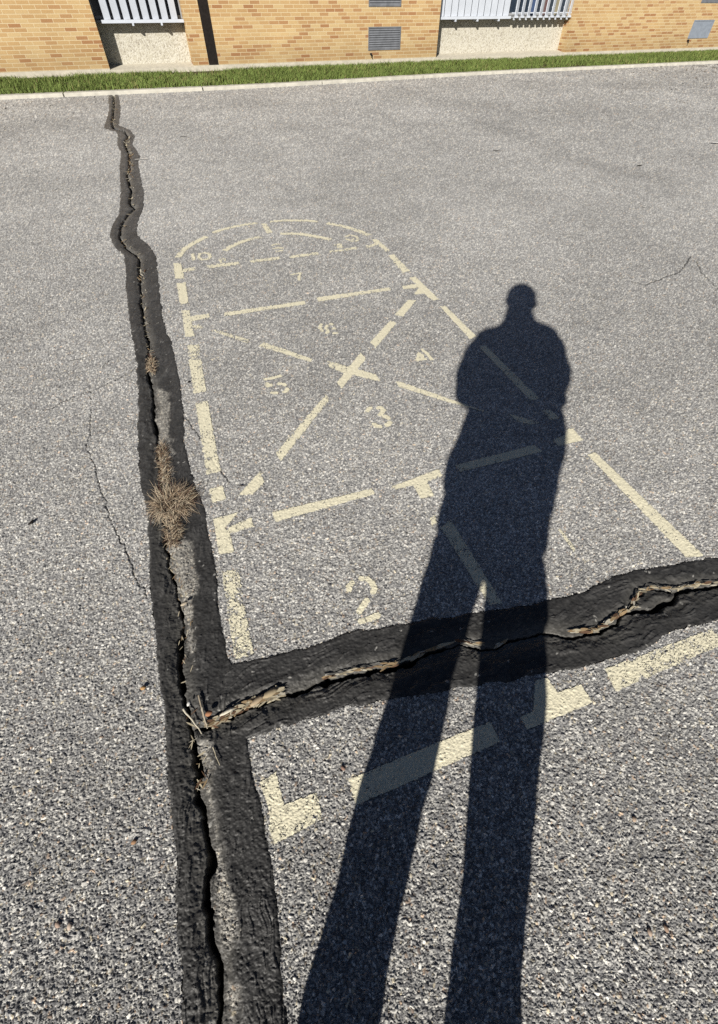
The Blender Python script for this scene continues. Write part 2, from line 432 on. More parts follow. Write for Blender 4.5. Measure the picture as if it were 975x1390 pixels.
# --- stone chips
f1, f2, idc, ox, oy = worley(PX + 50, PY + 50, 0.0054, 3, 1.0)
g1, g2, idg, qx, qy = worley(PX + 50, PY + 50, 0.0031, 5, 0.9)
sizes = u01(idc, 6)
big = sizes > 0.50                                         # large chips among finer grit
e_big = np.clip((f2 - f1) / 0.42, 0, 1); e_sm = np.clip((g2 - g1) / 0.46, 0, 1)
plate_b = e_big * (2 - e_big); plate_s = e_sm * (2 - e_sm)
hb = plate_b * (0.0011 + 0.0022 * u01(idc, 7) + 0.0019 * ((u01(idc, 8) - .5) * ox + (u01(idc, 9) - .5) * oy) * 2.4)
hs = plate_s * (0.0005 + 0.0019 * u01(idg, 7) + 0.0014 * ((u01(idg, 8) - .5) * qx + (u01(idg, 9) - .5) * qy) * 2.4)
useb = big & (hb > hs * 0.7)
z_st = np.where(useb, np.maximum(hb, hs * 0.5), hs).astype(np.float32)
plate = np.where(useb, plate_b, plate_s)
idx = np.where(useb, idc, idg)
rc = u01(idx, 11)
PAL_X = np.array([0, .12, .30, .50, .70, .85, .95, 1.0])
PAL = np.array([[.08, .08, .088], [.125, .125, .132], [.20, .20, .204], [.28, .277, .272], [.38, .374, .36], [.52, .51, .48], [.72, .70, .65], [.86, .84, .78]])
colr = np.stack([np.interp(rc, PAL_X, PAL[:, i]) for i in range(3)], 1).astype(np.float32)
tint = u01(idx, 12)
colr = np.where((tint > 0.975)[:, None], colr * np.array([1.15, .88, .68], np.float32), colr)
colr = np.where(((tint > 0.93) & (tint <= .975))[:, None], colr * np.array([1.1, 1.0, .80], np.float32), colr)
binder = np.array([.085, .084, .084], np.float32)
wplate = sstep(0.12, 0.55, plate)[:, None]
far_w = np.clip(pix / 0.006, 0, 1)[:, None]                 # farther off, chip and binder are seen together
colr = colr * wplate + binder * (1 - wplate)
mean_c = np.array([.272, .269, .262], np.float32)
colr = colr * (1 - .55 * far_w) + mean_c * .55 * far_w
patch = fbm(PX * 1.1, PY * 1.1, 31, 4); patch2 = fbm(PX * 7, PY * 7, 41, 4); patch3 = fbm(PX * 40, PY * 40, 47, 3)
tone = (1.34 + 0.60 * far_w[:, 0]) * (0.81 + 0.38 * patch) * (0.88 + 0.24 * patch2) * (0.88 + 0.24 * patch3)  # paler with distance: grazing-view lightness put into the colour
for line, wid, amt in STAINS_AND_SHADE:
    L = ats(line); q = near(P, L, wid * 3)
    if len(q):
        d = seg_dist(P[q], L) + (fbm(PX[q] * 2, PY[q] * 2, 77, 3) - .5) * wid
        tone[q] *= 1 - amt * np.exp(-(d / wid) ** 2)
z_un = ((fbm(PX * 3, PY * 3, 91, 3) - 0.5) * 0.004).astype(np.float32)    # gentle unevenness
z_g = z_st + z_un * 0
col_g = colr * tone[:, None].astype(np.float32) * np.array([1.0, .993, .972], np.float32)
for line, wk in HAIRLINES:
    L = ats(line); q = near(P, L, 0.05)
    Pw = P[q] + np.stack([fbm(PX[q] * 45, PY[q] * 45, 55, 3) - .5, fbm(PX[q] * 45, PY[q] * 45, 56, 3) - .5], 1) * .016
    d, t = seg_dist(Pw, L, True)
    wdt = np.maximum(0.0020 * wk, pix[q] * 0.34 * wk)
    m = 1 - sstep(wdt * 0.5, wdt * 1.3, d)
    col_g[q] *= (1 - 0.78 * m * min(1, 0.55 + wk * .4))[:, None]; z_g[q] -= 0.004 * m

# --- tar bands
band1 = np.vstack([ats(BAND_L), ats(BAND_R[::-1])]); band2 = np.vstack([ats(CROSS_T), ats(CROSS_B[::-1])])
sd1 = np.full(N, -9.0, np.float32); sd2 = np.full(N, -9.0, np.float32)
edge_n = ((fbm(PX * 22, PY * 22, 61, 4) - .5) * 0.016 + (fbm(PX * 160, PY * 160, 63, 2) - .5) * 0.005).astype(np.float32)
q = near(P, band1, 0.05); sd1[q] = sdf(P[q], band1) + edge_n[q]
q = near(P, band2, 0.05); sd2[q] = sdf(P[q], band2) + edge_n[q]
sdt = np.maximum(sd1, sd2)
T = np.nonzero(sdt > -0.12)[0]
tx, ty = PX[T], PY[T]; s1, s2, st = sd1[T], sd2[T], sdt[T]
PT = P[T]
in_cross = s2 > s1
# streak coordinates: along each band
ad1 = np.array([-0.10, 1.0]); ad1 /= np.linalg.norm(ad1); ad2 = np.array([0.9, 0.36]); ad2 /= np.linalg.norm(ad2)
al = np.where(in_cross, tx * ad2[0] + ty * ad2[1], tx * ad1[0] + ty * ad1[1])
ac = np.where(in_cross, -tx * ad2[1] + ty * ad2[0], -tx * ad1[1] + ty * ad1[0]) + (fbm(tx * 9, ty * 9, 119, 3) - .5) * .06
al = al + (fbm(tx * 11, ty * 11, 121, 3) - .5) * .08
lump = fbm(tx * 26, ty * 26, 101, 4); grit = fbm(tx * 170, ty * 170, 103, 3)
streak = fbm(al * 7, ac * 75, 107, 4); streak2 = fbm(al * 16, ac * 150, 109, 3)
w1, w2, wid_, _, _ = worley(tx + 9, ty + 9, 0.0065, 23, 0.8)
pits = np.clip((w2 - w1) / .5, 0, 1)
z_t = -0.004 + 0.0064 * sstep(0.0, 0.016, st)
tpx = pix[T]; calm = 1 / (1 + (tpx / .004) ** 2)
z_t = z_t + calm * ((lump - .5) * 0.0045 + (grit - .5) * 0.0034 + (streak - .5) * 0.003 + pits * 0.0014 * u01(wid_, 3))
ridge = sstep(0.57, 0.62, streak2) * sstep(0.42, 0.55, lump)          # torn drag marks
z_t = z_t + ridge * 0.0020 * calm
gap1 = ats(GAP_MAIN); gap2 = ats(GAP_CROSS); gap3 = ats(GAP_LOOP)
wob = (fbm(tx * 60, ty * 60, 111, 4) - .5) * 0.030 + (fbm(tx * 14, ty * 14, 113, 2) - .5) * 0.02
PW = PT + np.stack([(fbm(tx * 38, ty * 38, 131, 4) - .5), (fbm(tx * 38, ty * 38, 133, 4) - .5)], 1) * 0.019
d1, t1 = seg_dist(PW, gap1, True); d2, t2 = seg_dist(PW, gap2, True); d3 = seg_dist(PW, gap3)
tpx = pix[T]
wn_ = fbm(tx * 11, ty * 11, 117, 3)
gw1 = np.interp(t1, [0, 8, 20, 24, 30, 33, 36, 38, 42, 46, 49], [.006, .006, .006, .006, .0055, .004, .004, .0055, .0055, .0058, .0045]) * (0.25 + 1.2 * wn_)
gw2 = np.interp(t2, [0, 3, 5, 8, 10, 13, 16, 18, 20, 23], [.002, .006, .006, .003, .004, .003, .004, .006, .006, .004]) * (0.35 + 1.3 * wn_)
gw1 = np.maximum(gw1, tpx * 0.9); gw2 = np.maximum(gw2 * .85, tpx * 0.5)
gd1 = np.abs(d1 + np.where(d1 < .05, wob * .22, 0)); gd2 = np.abs(d2 + np.where(d2 < .05, wob * .18, 0)); gd3 = d3
open1 = 1 - sstep(gw1 * .7, gw1 * 1.35, gd1); open2 = 1 - sstep(gw2 * .7, gw2 * 1.35, gd2); open3 = (1 - sstep(.002, .0045, gd3)) * .3
open2 = open2 * sstep(0.0, 0.02, tx - gap1[40][0] + 0.02)
inside = sstep(0.004, 0.02, st)
opn = np.maximum(np.maximum(open1, open2), open3) * inside
dmin = np.minimum(np.minimum(d1, d2), d3)
z_t = z_t - 0.010 * np.exp(-(dmin / 0.035) ** 2) * inside + 0.004 * np.exp(-((dmin - .03) / .02) ** 2)
dirt = np.zeros(len(T), np.float32)
for poly in DIRT:
    A = ats(poly); q = near(PT, A, 0.03)
    dirt[q] = np.maximum(dirt[q], sstep(-0.006, 0.012, sdf(PT[q], A) + (lump[q] - .5) * 0.035 - np.where(PT[q][:, 1] < .4, .004, 0) + (grit[q] - .5) * .02))
z_t = z_t - dirt * 0.004 + dirt * z_st[T] * 1.0
z_t = z_t - 0.05 * opn
z_all = z_g.copy(); z_all[T] = z_t
tar_tone = (0.80 + 0.45 * (lump - .5) + 0.5 * (grit - .5) + 0.35 * (streak - .5)) + 0.25 * ridge
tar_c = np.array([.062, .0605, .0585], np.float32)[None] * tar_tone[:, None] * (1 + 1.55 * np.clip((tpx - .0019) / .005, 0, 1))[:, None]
dust = np.exp(-(dmin / 0.028) ** 2)[:, None] * (0.55 * patch2[T] + .08)[:, None]
tar_c = tar_c * (1 - dust) + np.array([.21, .20, .175], np.float32) * dust
speck = (u01(wid_, 8) > 0.993) & (pits > .4)
tar_c = np.where(speck[:, None], np.array([.38, .37, .34], np.float32), tar_c)
dirt_c = (colr[T] * .75 + .10) * np.array([.88, .845, .77], np.float32) * (0.85 + .5 * lump)[:, None]
tar_c = tar_c * (1 - dirt[:, None]) + dirt_c * dirt[:, None]
tar_c = tar_c * (1 - .75 * opn[:, None])
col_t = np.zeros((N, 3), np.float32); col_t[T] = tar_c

quad = (np.arange(NR - 1)[:, None] * NC + np.arange(NC - 1)[None, :]).ravel()
QF = np.stack([quad, quad + 1, quad + NC + 1, quad + NC], 1)       # faces of the sheet (normals up: rows run away from the lens)
smin = np.minimum.reduce([sdt[QF[:, i]] for i in range(4)]); smax = np.maximum.reduce([sdt[QF[:, i]] for i in range(4)])
gfaces = QF[smin < 0.008]
tfaces_m = smin > -0.10
tmax1 = np.maximum.reduce([sd1[QF[:, i]] for i in range(4)]); tmax2 = np.maximum.reduce([sd2[QF[:, i]] for i in range(4)])
tar_any = (smax > -0.002)
is1 = tar_any & (tmax1 >= tmax2); is2 = tar_any & ~is1

# ground: the fine sheet plus a plain sheet out to the horizon, one mesh
V_g = np.column_stack([PX, PY, z_g])
corner = [0, NC - 1, N - 1, N - NC]
B = 600.0
far = np.array([[-B, -B, 0], [B, -B, 0], [B, B, 0], [-B, B, 0]], float)
used = np.unique(gfaces); used = np.unique(np.concatenate([used, corner])); remap = np.full(N, -1, np.int64); remap[used] = np.arange(len(used))
nb = len(used)
inner = V_g[corner].copy(); inner[:, 2] = 0.0006
ring = np.array([[nb + i, nb + (i + 1) % 4, nb + 4 + (i + 1) % 4, nb + 4 + i] for i in range(4)])
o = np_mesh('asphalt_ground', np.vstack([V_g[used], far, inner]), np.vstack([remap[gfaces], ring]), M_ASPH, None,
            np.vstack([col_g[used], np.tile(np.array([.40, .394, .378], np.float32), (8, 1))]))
tag(o, 'weathered grey asphalt playground surface of pale stone chips', 'ground', kind='structure')

V_t = np.column_stack([PX, PY, z_all]).copy()
low = (sdt < 0.0); V_t[low, 2] = -0.004
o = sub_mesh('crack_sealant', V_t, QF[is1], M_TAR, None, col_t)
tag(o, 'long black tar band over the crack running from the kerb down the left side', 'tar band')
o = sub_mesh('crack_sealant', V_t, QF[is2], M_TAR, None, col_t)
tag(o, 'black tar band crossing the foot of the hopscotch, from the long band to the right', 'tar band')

# ------------------------------------------------------------------ painted hopscotch
D_ = []          # (polygon in photo px, wear 0..1, name)
def dash(poly, wear=0.25, name='painted_dash'): D_.append((poly, wear, name))
dash([(352, 1064), (375, 1048), (385.4, 1094), (430, 1076), (438, 1112), (370, 1147), (363, 1115)], .42, 'corner_mark')
dash([(472.9, 1058), (664.9, 980), (678.8, 1007), (482.9, 1093.8)], .16)
dash([(706, 973.7), (724, 966), (726, 925), (741, 919), (757, 941), (788.4, 930), (803.6, 954), (714.8, 991)], .22, 'corner_mark')
dash([(821, 909), (966, 854), (984, 874), (836, 938.6)], .40)
dash([(301, 776), (324, 774.4), (344, 887), (320, 899)], .46)
dash([(290, 705), (324, 696), (305, 718), (312, 722), (318, 750), (298, 753)], .15, 'corner_mark')
dash([(310, 717), (341.5, 702.6), (344.7, 715), (313, 725)], .28)
dash([(324, 673), (353.7, 640), (359, 655), (344, 671.5)], .2)
dash([(284.6, 664.7), (302.7, 660), (306.8, 678), (288.7, 683.6)], .30)
dash([(265.7, 548), (282.3, 545), (300, 640), (281, 645)], .28)
dash([(256.6, 489.5), (273.2, 488.3), (280.5, 531.7), (263.4, 535)], .28)
dash([(255, 469), (270, 468), (273.4, 488.6), (256.4, 489.8)], .6)
dash([(246.6, 421.7), (257.4, 421.7), (259, 430), (284, 426), (285, 431.5), (260, 437), (264, 457), (252, 458)], .38, 'corner_mark')
dash([(261, 443.5), (270, 441), (277, 445.5), (266, 447)], .5)
dash([(240, 385), (252, 384), (256.3, 412), (245, 414)], .25)
dash([(236, 358), (245.5, 358), (248, 366), (265, 363), (265.6, 367), (249, 370), (250, 378), (238.5, 379)], .3, 'corner_mark')


def arc(cl, w, wear=.3):
    """dash along a curve: centre line px, half width in m"""
    L = ats(cl); n_ = len(L)
    tg = np.gradient(L, axis=0); tg /= np.linalg.norm(tg, axis=1)[:, None]
    nm = np.stack([-tg[:, 1], tg[:, 0]], 1)
    D_.append((np.vstack([L + nm * w, (L - nm * w)[::-1]]), wear, 'arc_dash'))


arc([(242, 350), (246, 344), (253, 337), (264, 330), (281, 321.5)], .021, .3)
arc([(289, 316.5), (302, 312), (317, 308.5), (333, 305.5), (349.5, 303)], .020, .3)
arc([(366.5, 301.5), (383, 300), (400, 299.5), (416, 300), (431, 301.5)], .019, .35)
arc([(444, 303.5), (459, 306), (473, 309.5), (487, 314), (501, 320)], .022, .3)
arc([(305, 341), (313, 335.5), (325, 330), (340, 325), (355, 322)], .020, .35)
arc([(381, 318), (395, 317.5), (412, 318.5), (430, 321.5), (450, 326)], .021, .25)
dash([(355, 304.5), (362, 303.5), (370.5, 316), (363, 317.5)], .4)
dash([(304, 425), (413.5, 409), (415, 413.5), (305, 430)], .3)
dash([(430, 404.5), (529.5, 390.5), (530.5, 394.5), (432, 410)], .3)
dash([(280.5, 361), (324, 355.5), (325, 359.5), (282, 365)], .3)
dash([(339, 354), (379, 349), (380, 352.5), (342, 357)], .35)
dash([(393, 348), (432, 342.5), (433, 346), (394, 351)], .35)
dash([(447, 341), (484, 335.5), (485, 338.5), (448, 343.5)], .3)
dash([(505, 326), (512, 324.5), (530, 341), (523, 341.5), (513, 333.5), (498, 337), (497, 334), (509, 331)], .35, 'corner_mark')
dash([(527.3, 347), (535, 346), (556.6, 368.4), (546, 370.6)], .35)
dash([(555, 377.5), (564, 376), (596, 407), (588, 408.5), (576, 399.5), (562, 400), (569, 391), (547, 393), (546, 389), (565, 386)], .12, 'corner_mark')
dash([(554.4, 407.8), (564.6, 408.3), (546.8, 430.6), (536, 427.8)], .12)
dash([(529.5, 436), (538.8, 438.8), (510, 473.3), (503, 465)], .12)
dash([(489.7, 479), (496.7, 488), (463.7, 528.4), (457.7, 519.3)], .08)
dash([(443, 535.7), (446.8, 544), (381.4, 626.8), (375, 615.5)], .3)
dash([(287.8, 449.8), (293, 448), (338, 461.8), (336.5, 466.5)], .45)
dash([(351, 470.3), (358.7, 465), (423.8, 487.8), (422, 492)], .4)
dash([(444, 490.7), (476, 499), (469, 508), (448, 499)], .5)
dash([(483, 501), (510.5, 509), (516.5, 518.5), (476, 509)], .25)
dash([(537.8, 518), (547, 520), (641, 553), (666, 561.5), (600, 544), (541, 525.5)], .3)
dash([(690, 562), (732, 574), (717.5, 578), (699, 570)], .35)
dash([(597.8, 416.8), (604.3, 415.5), (647, 457), (638, 461)], .15)
dash([(650, 471.4), (659, 469.6), (732.5, 541.6), (720, 544.2)], .28)
dash([(735.6, 557.7), (746, 556), (759.5, 568), (747, 571)], .3)
dash([(751, 598), (765, 592), (771, 583.5), (777, 582), (791.5, 598.3), (757, 606)], .15, 'corner_mark')
dash([(797.8, 618.5), (808, 614.6), (955, 755), (931.7, 758)], .2)
dash([(370, 696), (504.5, 664), (509.4, 671), (374, 709)], .28)
dash([(532, 661), (595.5, 637.3), (600.7, 647), (580, 654), (589, 673.7), (571, 677.6), (561, 659), (537, 665)], .3, 'corner_mark')
dash([(618, 632), (725, 605), (735.8, 613.6), (625, 641)], .22)
dash([(598.6, 717), (611.7, 706), (682, 820), (664, 822)], .42)
dash([(584, 704), (591, 700), (593, 712), (587, 714)], .5)
dash([(757, 719), (761, 719), (785, 750), (779, 750)], .3)

NUM = []         # (strokes in photo px, half width m, wear, label)
z5 = lambda pts: [(420 + x / 3.077, 560 + y / 3.077) for x, y in pts]
z4 = lambda pts: [(400 + x / 3.846, 440 + y / 3.846) for x, y in pts]
z2 = lambda pts: [(220 + x / 4.615, 440 + y / 4.615) for x, y in pts]
zr = lambda pts: [(380 + x / 4.615, 280 + y / 4.615) for x, y in pts]
zl = lambda pts: [(200 + x / 4.615, 270 + y / 4.615) for x, y in pts]
NUM.append(([z5([(168, 752), (165, 728), (185, 706)]), z5([(205, 694), (240, 696), (262, 712), (272, 738), (262, 760)]), z5([(246, 778), (222, 812), (203, 842)]), z5([(204, 876), (250, 864), (297, 844)])], .0100, .16, 'painted numeral 2'))
NUM.append(([z4([(380, 462), (385, 445), (405, 438)]), z4([(425, 440), (450, 438), (465, 452), (450, 472), (440, 480)]), z4([(458, 480), (485, 488), (497, 500)]), z4([(410, 518), (425, 535), (458, 540)]), z4([(472, 535), (492, 525), (502, 508)])], .0118, .14, 'painted numeral 3'))
NUM.append(([z4([(652, 150), (640, 190), (690, 182)]), z4([(662, 132), (690, 155), (718, 190)]), z4([(665, 160), (668, 186)])], .0098, .12, 'painted numeral 4'))
NUM.append(([z2([(640, 350), (695, 340), (752, 325)]), z2([(655, 368), (665, 392), (692, 380)]), z2([(722, 375), (755, 378), (780, 390)]), z2([(788, 402), (780, 422), (755, 432)]), z2([(680, 430), (728, 438)])], .0108, .1, 'painted numeral 5'))
NUM.append(([zr([(262, 738), (250, 762), (270, 790)]), zr([(285, 800), (305, 790), (290, 765), (300, 745)]), zr([(310, 738), (335, 745)]), zr([(325, 765), (350, 772)]), zr([(330, 800), (365, 795)])], .0105, .15, 'painted numeral 6'))
NUM.append(([zr([(68, 432), (105, 425), (138, 420)]), zr([(130, 425), (120, 445), (120, 468)])], .0105, .2, 'painted numeral 7'))
NUM.append(([zl([(780, 295), (805, 285), (830, 292)]), zl([(785, 315), (820, 308), (855, 312)]), zl([(790, 328), (825, 330), (860, 322)])], .0125, .25, 'painted numeral 8'))
NUM.append(([zr([(408, 195), (440, 182), (475, 190), (490, 205)]), zr([(410, 205), (440, 215), (470, 205)]), zr([(440, 222), (480, 220), (492, 210)])], .0125, .25, 'painted numeral 9'))
NUM.append(([zl([(285, 345), (290, 368), (293, 388)]), zl([(325, 360), (330, 345), (360, 340), (392, 348), (395, 368), (375, 382), (340, 383), (325, 372), (325, 360)])], .0125, .2, 'painted numeral 10'))
NUM.append(([zl([(455, 380), (485, 376)]), zl([(455, 402), (487, 396)]), zl([(460, 380), (462, 402)]), zl([(484, 378), (487, 396)])], .012, .5, None))
NUM.append(([zr([(340, 245), (375, 240), (388, 262)]), zr([(365, 248), (372, 268)])], .016, .35, None))

paint_c = np.array([.97, .905, .675], np.float32)
wearn = fbm(PX * 7, PY * 7, 201, 3) * .5 + fbm(PX * 60, PY * 60, 203, 3) * .5
chip = u01(idc, 15)
z_p = np.maximum(z_g * 0.55 + 0.0016, 0.0016) + 0.0004
z_p = np.maximum(z_p, z_g + 0.0003)
ptone = (0.90 + .16 * patch3 + .20 * patch2 + .12 * (rc - .5)) * (.95 + .1 * patch)
col_p = (paint_c[None] * np.clip(ptone * (0.86 + .14 * sstep(0, .35, plate)), 0, 1)[:, None]).astype(np.float32)
V_p = np.column_stack([PX, PY, z_p])
fc_x = PX[QF].mean(1) if False else None
hop = empty('hopscotch_marking', (*at(490, 640), 0))
tag(hop, 'faded cream hopscotch grid stencilled in dashes with an arched top and numerals', 'hopscotch')
taken = np.zeros(len(QF), bool)
fcen = (P[QF[:, 0]] + P[QF[:, 2]]) * .5
fidx0 = QF[:, 0]


def paint(polys, lines, wear, name, label=None):
    allp = np.vstack(polys + [l_ for l_, _ in lines])
    q = near(fcen, allp, 0.05)
    q = q[~taken[q]]
    if not len(q): return
    F_ = fcen[q]; i0 = fidx0[q]
    sd = np.full(len(q), -9.0)
    for pl in polys: sd = np.maximum(sd, sdf(F_, pl))
    for l_, w in lines: sd = np.maximum(sd, np.maximum(w, pix[i0] * .48) - seg_dist(F_, l_))
    rough = (wearn[i0] - .5) * .003 + (chip[i0] - .5) * .002
    keep = (sd + rough > 0)
    # paint is lost where feet rubbed it, first from the crevices between chips
    score = (wearn[i0] - .5) * 1.9 + (plate[i0] - .55) * .6 + (chip[i0] - .5) * .8 + np.clip(sd / .02, 0, 1) * .25
    thr = -0.80 + 1.75 * wear
    keep &= score > thr
    keep &= (sdt[i0] < -0.001)
    q = q[keep]
    if not len(q): return
    taken[q] = True
    o = sub_mesh(name, V_p - np.array([*hop.location]), QF[q], M_PAINT, hop, col_p)
    if label: o['label'] = label


for poly, wear, name in D_:
    A = np.asarray(poly, float)
    if name != 'arc_dash': A = ats(poly)
    paint([A], [], wear, name)
def trim(L, a):
    L = L.copy()
    for i, j in ((0, 1), (-1, -2)):
        d = L[j] - L[i]; n_ = np.linalg.norm(d); L[i] = L[i] + d * min(a / n_, .6)
    return L


for strokes, w, wear, lab in NUM:
    paint([], [(trim(ats(s_), w * .75), w * .82) for s_ in strokes], wear, 'numeral' if lab else 'worn_mark', lab)

# ------------------------------------------------------------------ kerb, lawn strip, building
WA = math.radians(21.6); E1 = np.array([math.cos(WA), math.sin(WA)]); E2 = np.array([-math.sin(WA), math.cos(WA)]); WD = 12.6 * H_CAM
kl = ats([(0, 135.6), (325, 121.5), (650, 102), (975, 86.3)])
kd0 = (kl[1] - kl[0]) / np.linalg.norm(kl[1] - kl[0]); kd1 = (kl[3] - kl[2]) / np.linalg.norm(kl[3] - kl[2])
kl = np.vstack([kl[0] - kd0 * 16, kl, kl[-1] + kd1 * 14])
# resample smoothly
tk = np.concatenate([[0], np.cumsum(np.linalg.norm(np.diff(kl, axis=0), axis=1))])
LK = tk[-1]


def kpt(s):
    return np.array([np.interp(s, tk, kl[:, 0]), np.interp(s, tk, kl[:, 1])])


def kpt_s(s):                       # rounded corners of the polyline
    return sum(kpt(np.clip(s + d, 0, LK)) for d in (-1.2, -.8, -.4, 0, .4, .8, 1.2)) / 7


kerb = empty('concrete_kerb', (*kpt_s(LK / 2), 0))
tag(kerb, 'low pale concrete kerb edging the asphalt along the grass strip', 'kerb', kind='structure')
SEG = 2.35; s0 = 0.55
KH, KW = 0.05, 0.17
kerb_back = []
s_ = s0
while s_ < LK - SEG:
    e_ = s_ + SEG - 0.022
    mb = MB(); m_ = 7; ring_pts = []
    for i in range(m_):
        s = s_ + (e_ - s_) * i / (m_ - 1)
        p = kpt_s(s); tn = kpt_s(min(s + .1, LK)) - kpt_s(max(s - .1, 0)); tn /= np.linalg.norm(tn); nn = np.array([-tn[1], tn[0]])
        for off, z in ((0, -0.03), (0.004, KH - .012), (0.016, KH), (KW - .01, KH + .004), (KW, KH - .01), (KW, -0.03)):
            q = p + nn * off; mb.v.append((q[0] - kerb.location.x, q[1] - kerb.location.y, z + (0 if z < 0 else random.uniform(-.0015, .0015))))
    for i in range(m_ - 1):
        for j in range(5): mb.f.append((i * 6 + j, i * 6 + j + 1, (i + 1) * 6 + j + 1, (i + 1) * 6 + j))
    mb.f.append(tuple(range(5, -1, -1))); mb.f.append(tuple((m_ - 1) * 6 + j for j in range(6)))
    mb.build('kerb_length', M_KERB, kerb)
    s_ += SEG

# lawn strip: soil sheet + blades
lawn_v = []; lawn_f = []; ns_ = 90
PLZ = 0.045
def wall_pt(e1, e2=0.0): return E1 * e1 + E2 * (WD + e2)
back = []
for i in range(ns_ + 1):
    s = LK * i / ns_; p = kpt_s(s)
    tn = kpt_s(min(s + .1, LK)) - kpt_s(max(s - .1, 0)); tn /= np.linalg.norm(tn); nn = np.array([-tn[1], tn[0]])
    a = p + nn * (KW - .003); e1 = a @ E1
    b = wall_pt(e1, 0.10)
    lawn_v += [(a[0], a[1], KH - .012), (b[0], b[1], PLZ)]
for i in range(ns_): lawn_f.append((2 * i, 2 * i + 2, 2 * i + 3, 2 * i + 1))
o = np_mesh('lawn_soil', np.array(lawn_v), np.array(lawn_f), M_SOIL); tag(o, 'bare earth under the grass strip', 'soil', kind='structure')
NBL = 200000
i_ = rng.random(NBL) * ns_; k = i_.astype(int); fr = i_ - k; LV = np.array(lawn_v)
t_ = rng.random(NBL) * 1.02 - 0.02
A0 = LV[2 * k] * (1 - fr)[:, None] + LV[2 * np.minimum(k + 1, ns_)] * fr[:, None]; B0 = LV[2 * k + 1] * (1 - fr)[:, None] + LV[2 * np.minimum(k + 1, ns_) + 1] * fr[:, None]
base = A0 * (1 - t_)[:, None] + B0 * t_[:, None]
cl_ = fbm(base[:, 0] * 1.6, base[:, 1] * 1.6, 301, 3); cl2 = fbm(base[:, 0] * 9, base[:, 1] * 9, 303, 3)
cl3 = fbm(base[:, 0] * .9 + 5, base[:, 1] * .9, 305, 3)
keepb = (rng.random(NBL) < (0.25 + 1.4 * cl2) * np.clip((cl3 - .28) / .16, .08, 1)) & ((base @ np.array([E2[0], E2[1], 0])) < WD - 0.03)
base = base[keepb]; cl_ = cl_[keepb]; cl2 = cl2[keepb]; nb_ = len(base)
hgt = (0.03 + 0.065 * rng.random(nb_)) * (0.6 + .8 * cl2) * np.clip(.35 + (WD - base @ np.array([E2[0], E2[1], 0])) / .5, .35, 1); th = rng.random(nb_) * 2 * PI; lean = rng.random(nb_) * .9
wd = 0.004 + .004 * rng.random(nb_)
sx_ = np.stack([np.cos(th + 1.57), np.sin(th + 1.57), np.zeros(nb_)], 1) * wd[:, None]
dr = np.stack([np.cos(th) * lean, np.sin(th) * lean, np.ones(nb_)], 1)
mid = base + dr * hgt[:, None] * .55; tip = base + np.stack([np.cos(th) * lean * 1.9, np.sin(th) * lean * 1.9, np.ones(nb_) * .95], 1) * hgt[:, None]
Vb = np.stack([base - sx_, base + sx_, mid + sx_ * .7, mid - sx_ * .7, tip], 1).reshape(-1, 3)
ib = np.arange(nb_) * 5
Fb = np.vstack([np.stack([ib, ib + 1, ib + 2], 1), np.stack([ib, ib + 2, ib + 3], 1), np.stack([ib + 3, ib + 2, ib + 4], 1)])
gcol = np.array([.175, .235, .062])[None] * (0.55 + .5 * cl_ + .5 * rng.random(nb_))[:, None]
yel = rng.random(nb_) < 0.06 + 0.10 * (cl_ > .62)
gcol[yel] = np.array([.30, .27, .11]) * (0.7 + .5 * rng.random(yel.sum()))[:, None]
o = np_mesh('grass', Vb, Fb, M_GRASS, None, np.repeat(gcol, 5, 0)); tag(o, 'strip of short green grass between kerb and brick wall', 'grass', kind='stuff')

# building in its own frame: x along the wall, y into it, z up
bld = empty('school_building', (*(E2 * WD), 0), WA)
tag(bld, 'long single storey buff brick school building with recessed window bays behind the grass', 'building')
XL, XR, TOP = -15.0, 29.0, 3.3
R1, SL, R2 = (-0.30, 1.474), (1.815, 2.035), (7.655, 11.82)
DEP, HEAD = 0.36, 2.65
PL = 0.14
wall = MB()
for x0, x1 in ((XL, R1[0]), (R1[1], SL[0]), (SL[1], R2[0]), (R2[1], XR)): wall.box(x0, x1, 0, DEP, PL, HEAD)
wall.box(XL, XR, 0.0, DEP, HEAD, TOP)
MB().box(SL[0] + .001, SL[1] - .001, .012, DEP, PL - .001, HEAD - .001).build('dark_strip', mat_plain('dark_brown', (.020, .0155, .0135), .8, .2, 25, .3), bld)  # dark brown strip filling the wall slot
wall.box(XL, XL + .3, DEP, 8, 0, TOP); wall.box(XR - .3, XR, DEP, 8, 0, TOP); wall.box(XL, XR, 8, 8.3, 0, TOP)
wall.build('brick_wall', M_BRICK, bld)
MB().box(XL - .2, XR + .2, -.25, 8.5, TOP, TOP + .22).build('roof', M_ROOF, bld)
pl = MB()
for x0, x1 in ((XL, R1[0]), (R1[1], R2[0]), (R2[1], XR)): pl.box(x0, x1, -.035, DEP, -.1, PL - .002)
for x0, x1 in (R1, R2):                                    # sloping apron in front of the panel
    b = len(pl.v)
    pl.v += [(x0, -.035, -.1), (x1, -.035, -.1), (x1, -.035, PL - .02), (x0, -.035, PL - .02), (x0, DEP, PL + .035), (x1, DEP, PL + .035), (x0, DEP, -.1), (x1, DEP, -.1)]
    pl.f += [(b, b + 1, b + 2, b + 3), (b + 3, b + 2, b + 5, b + 4), (b, b + 3, b + 4, b + 6), (b + 1, b + 7, b + 5, b + 2), (b + 6, b + 4, b + 5, b + 7), (b, b + 6, b + 7, b + 1)]
pl.build('plinth', M_CONC, bld)
SILL = 0.80
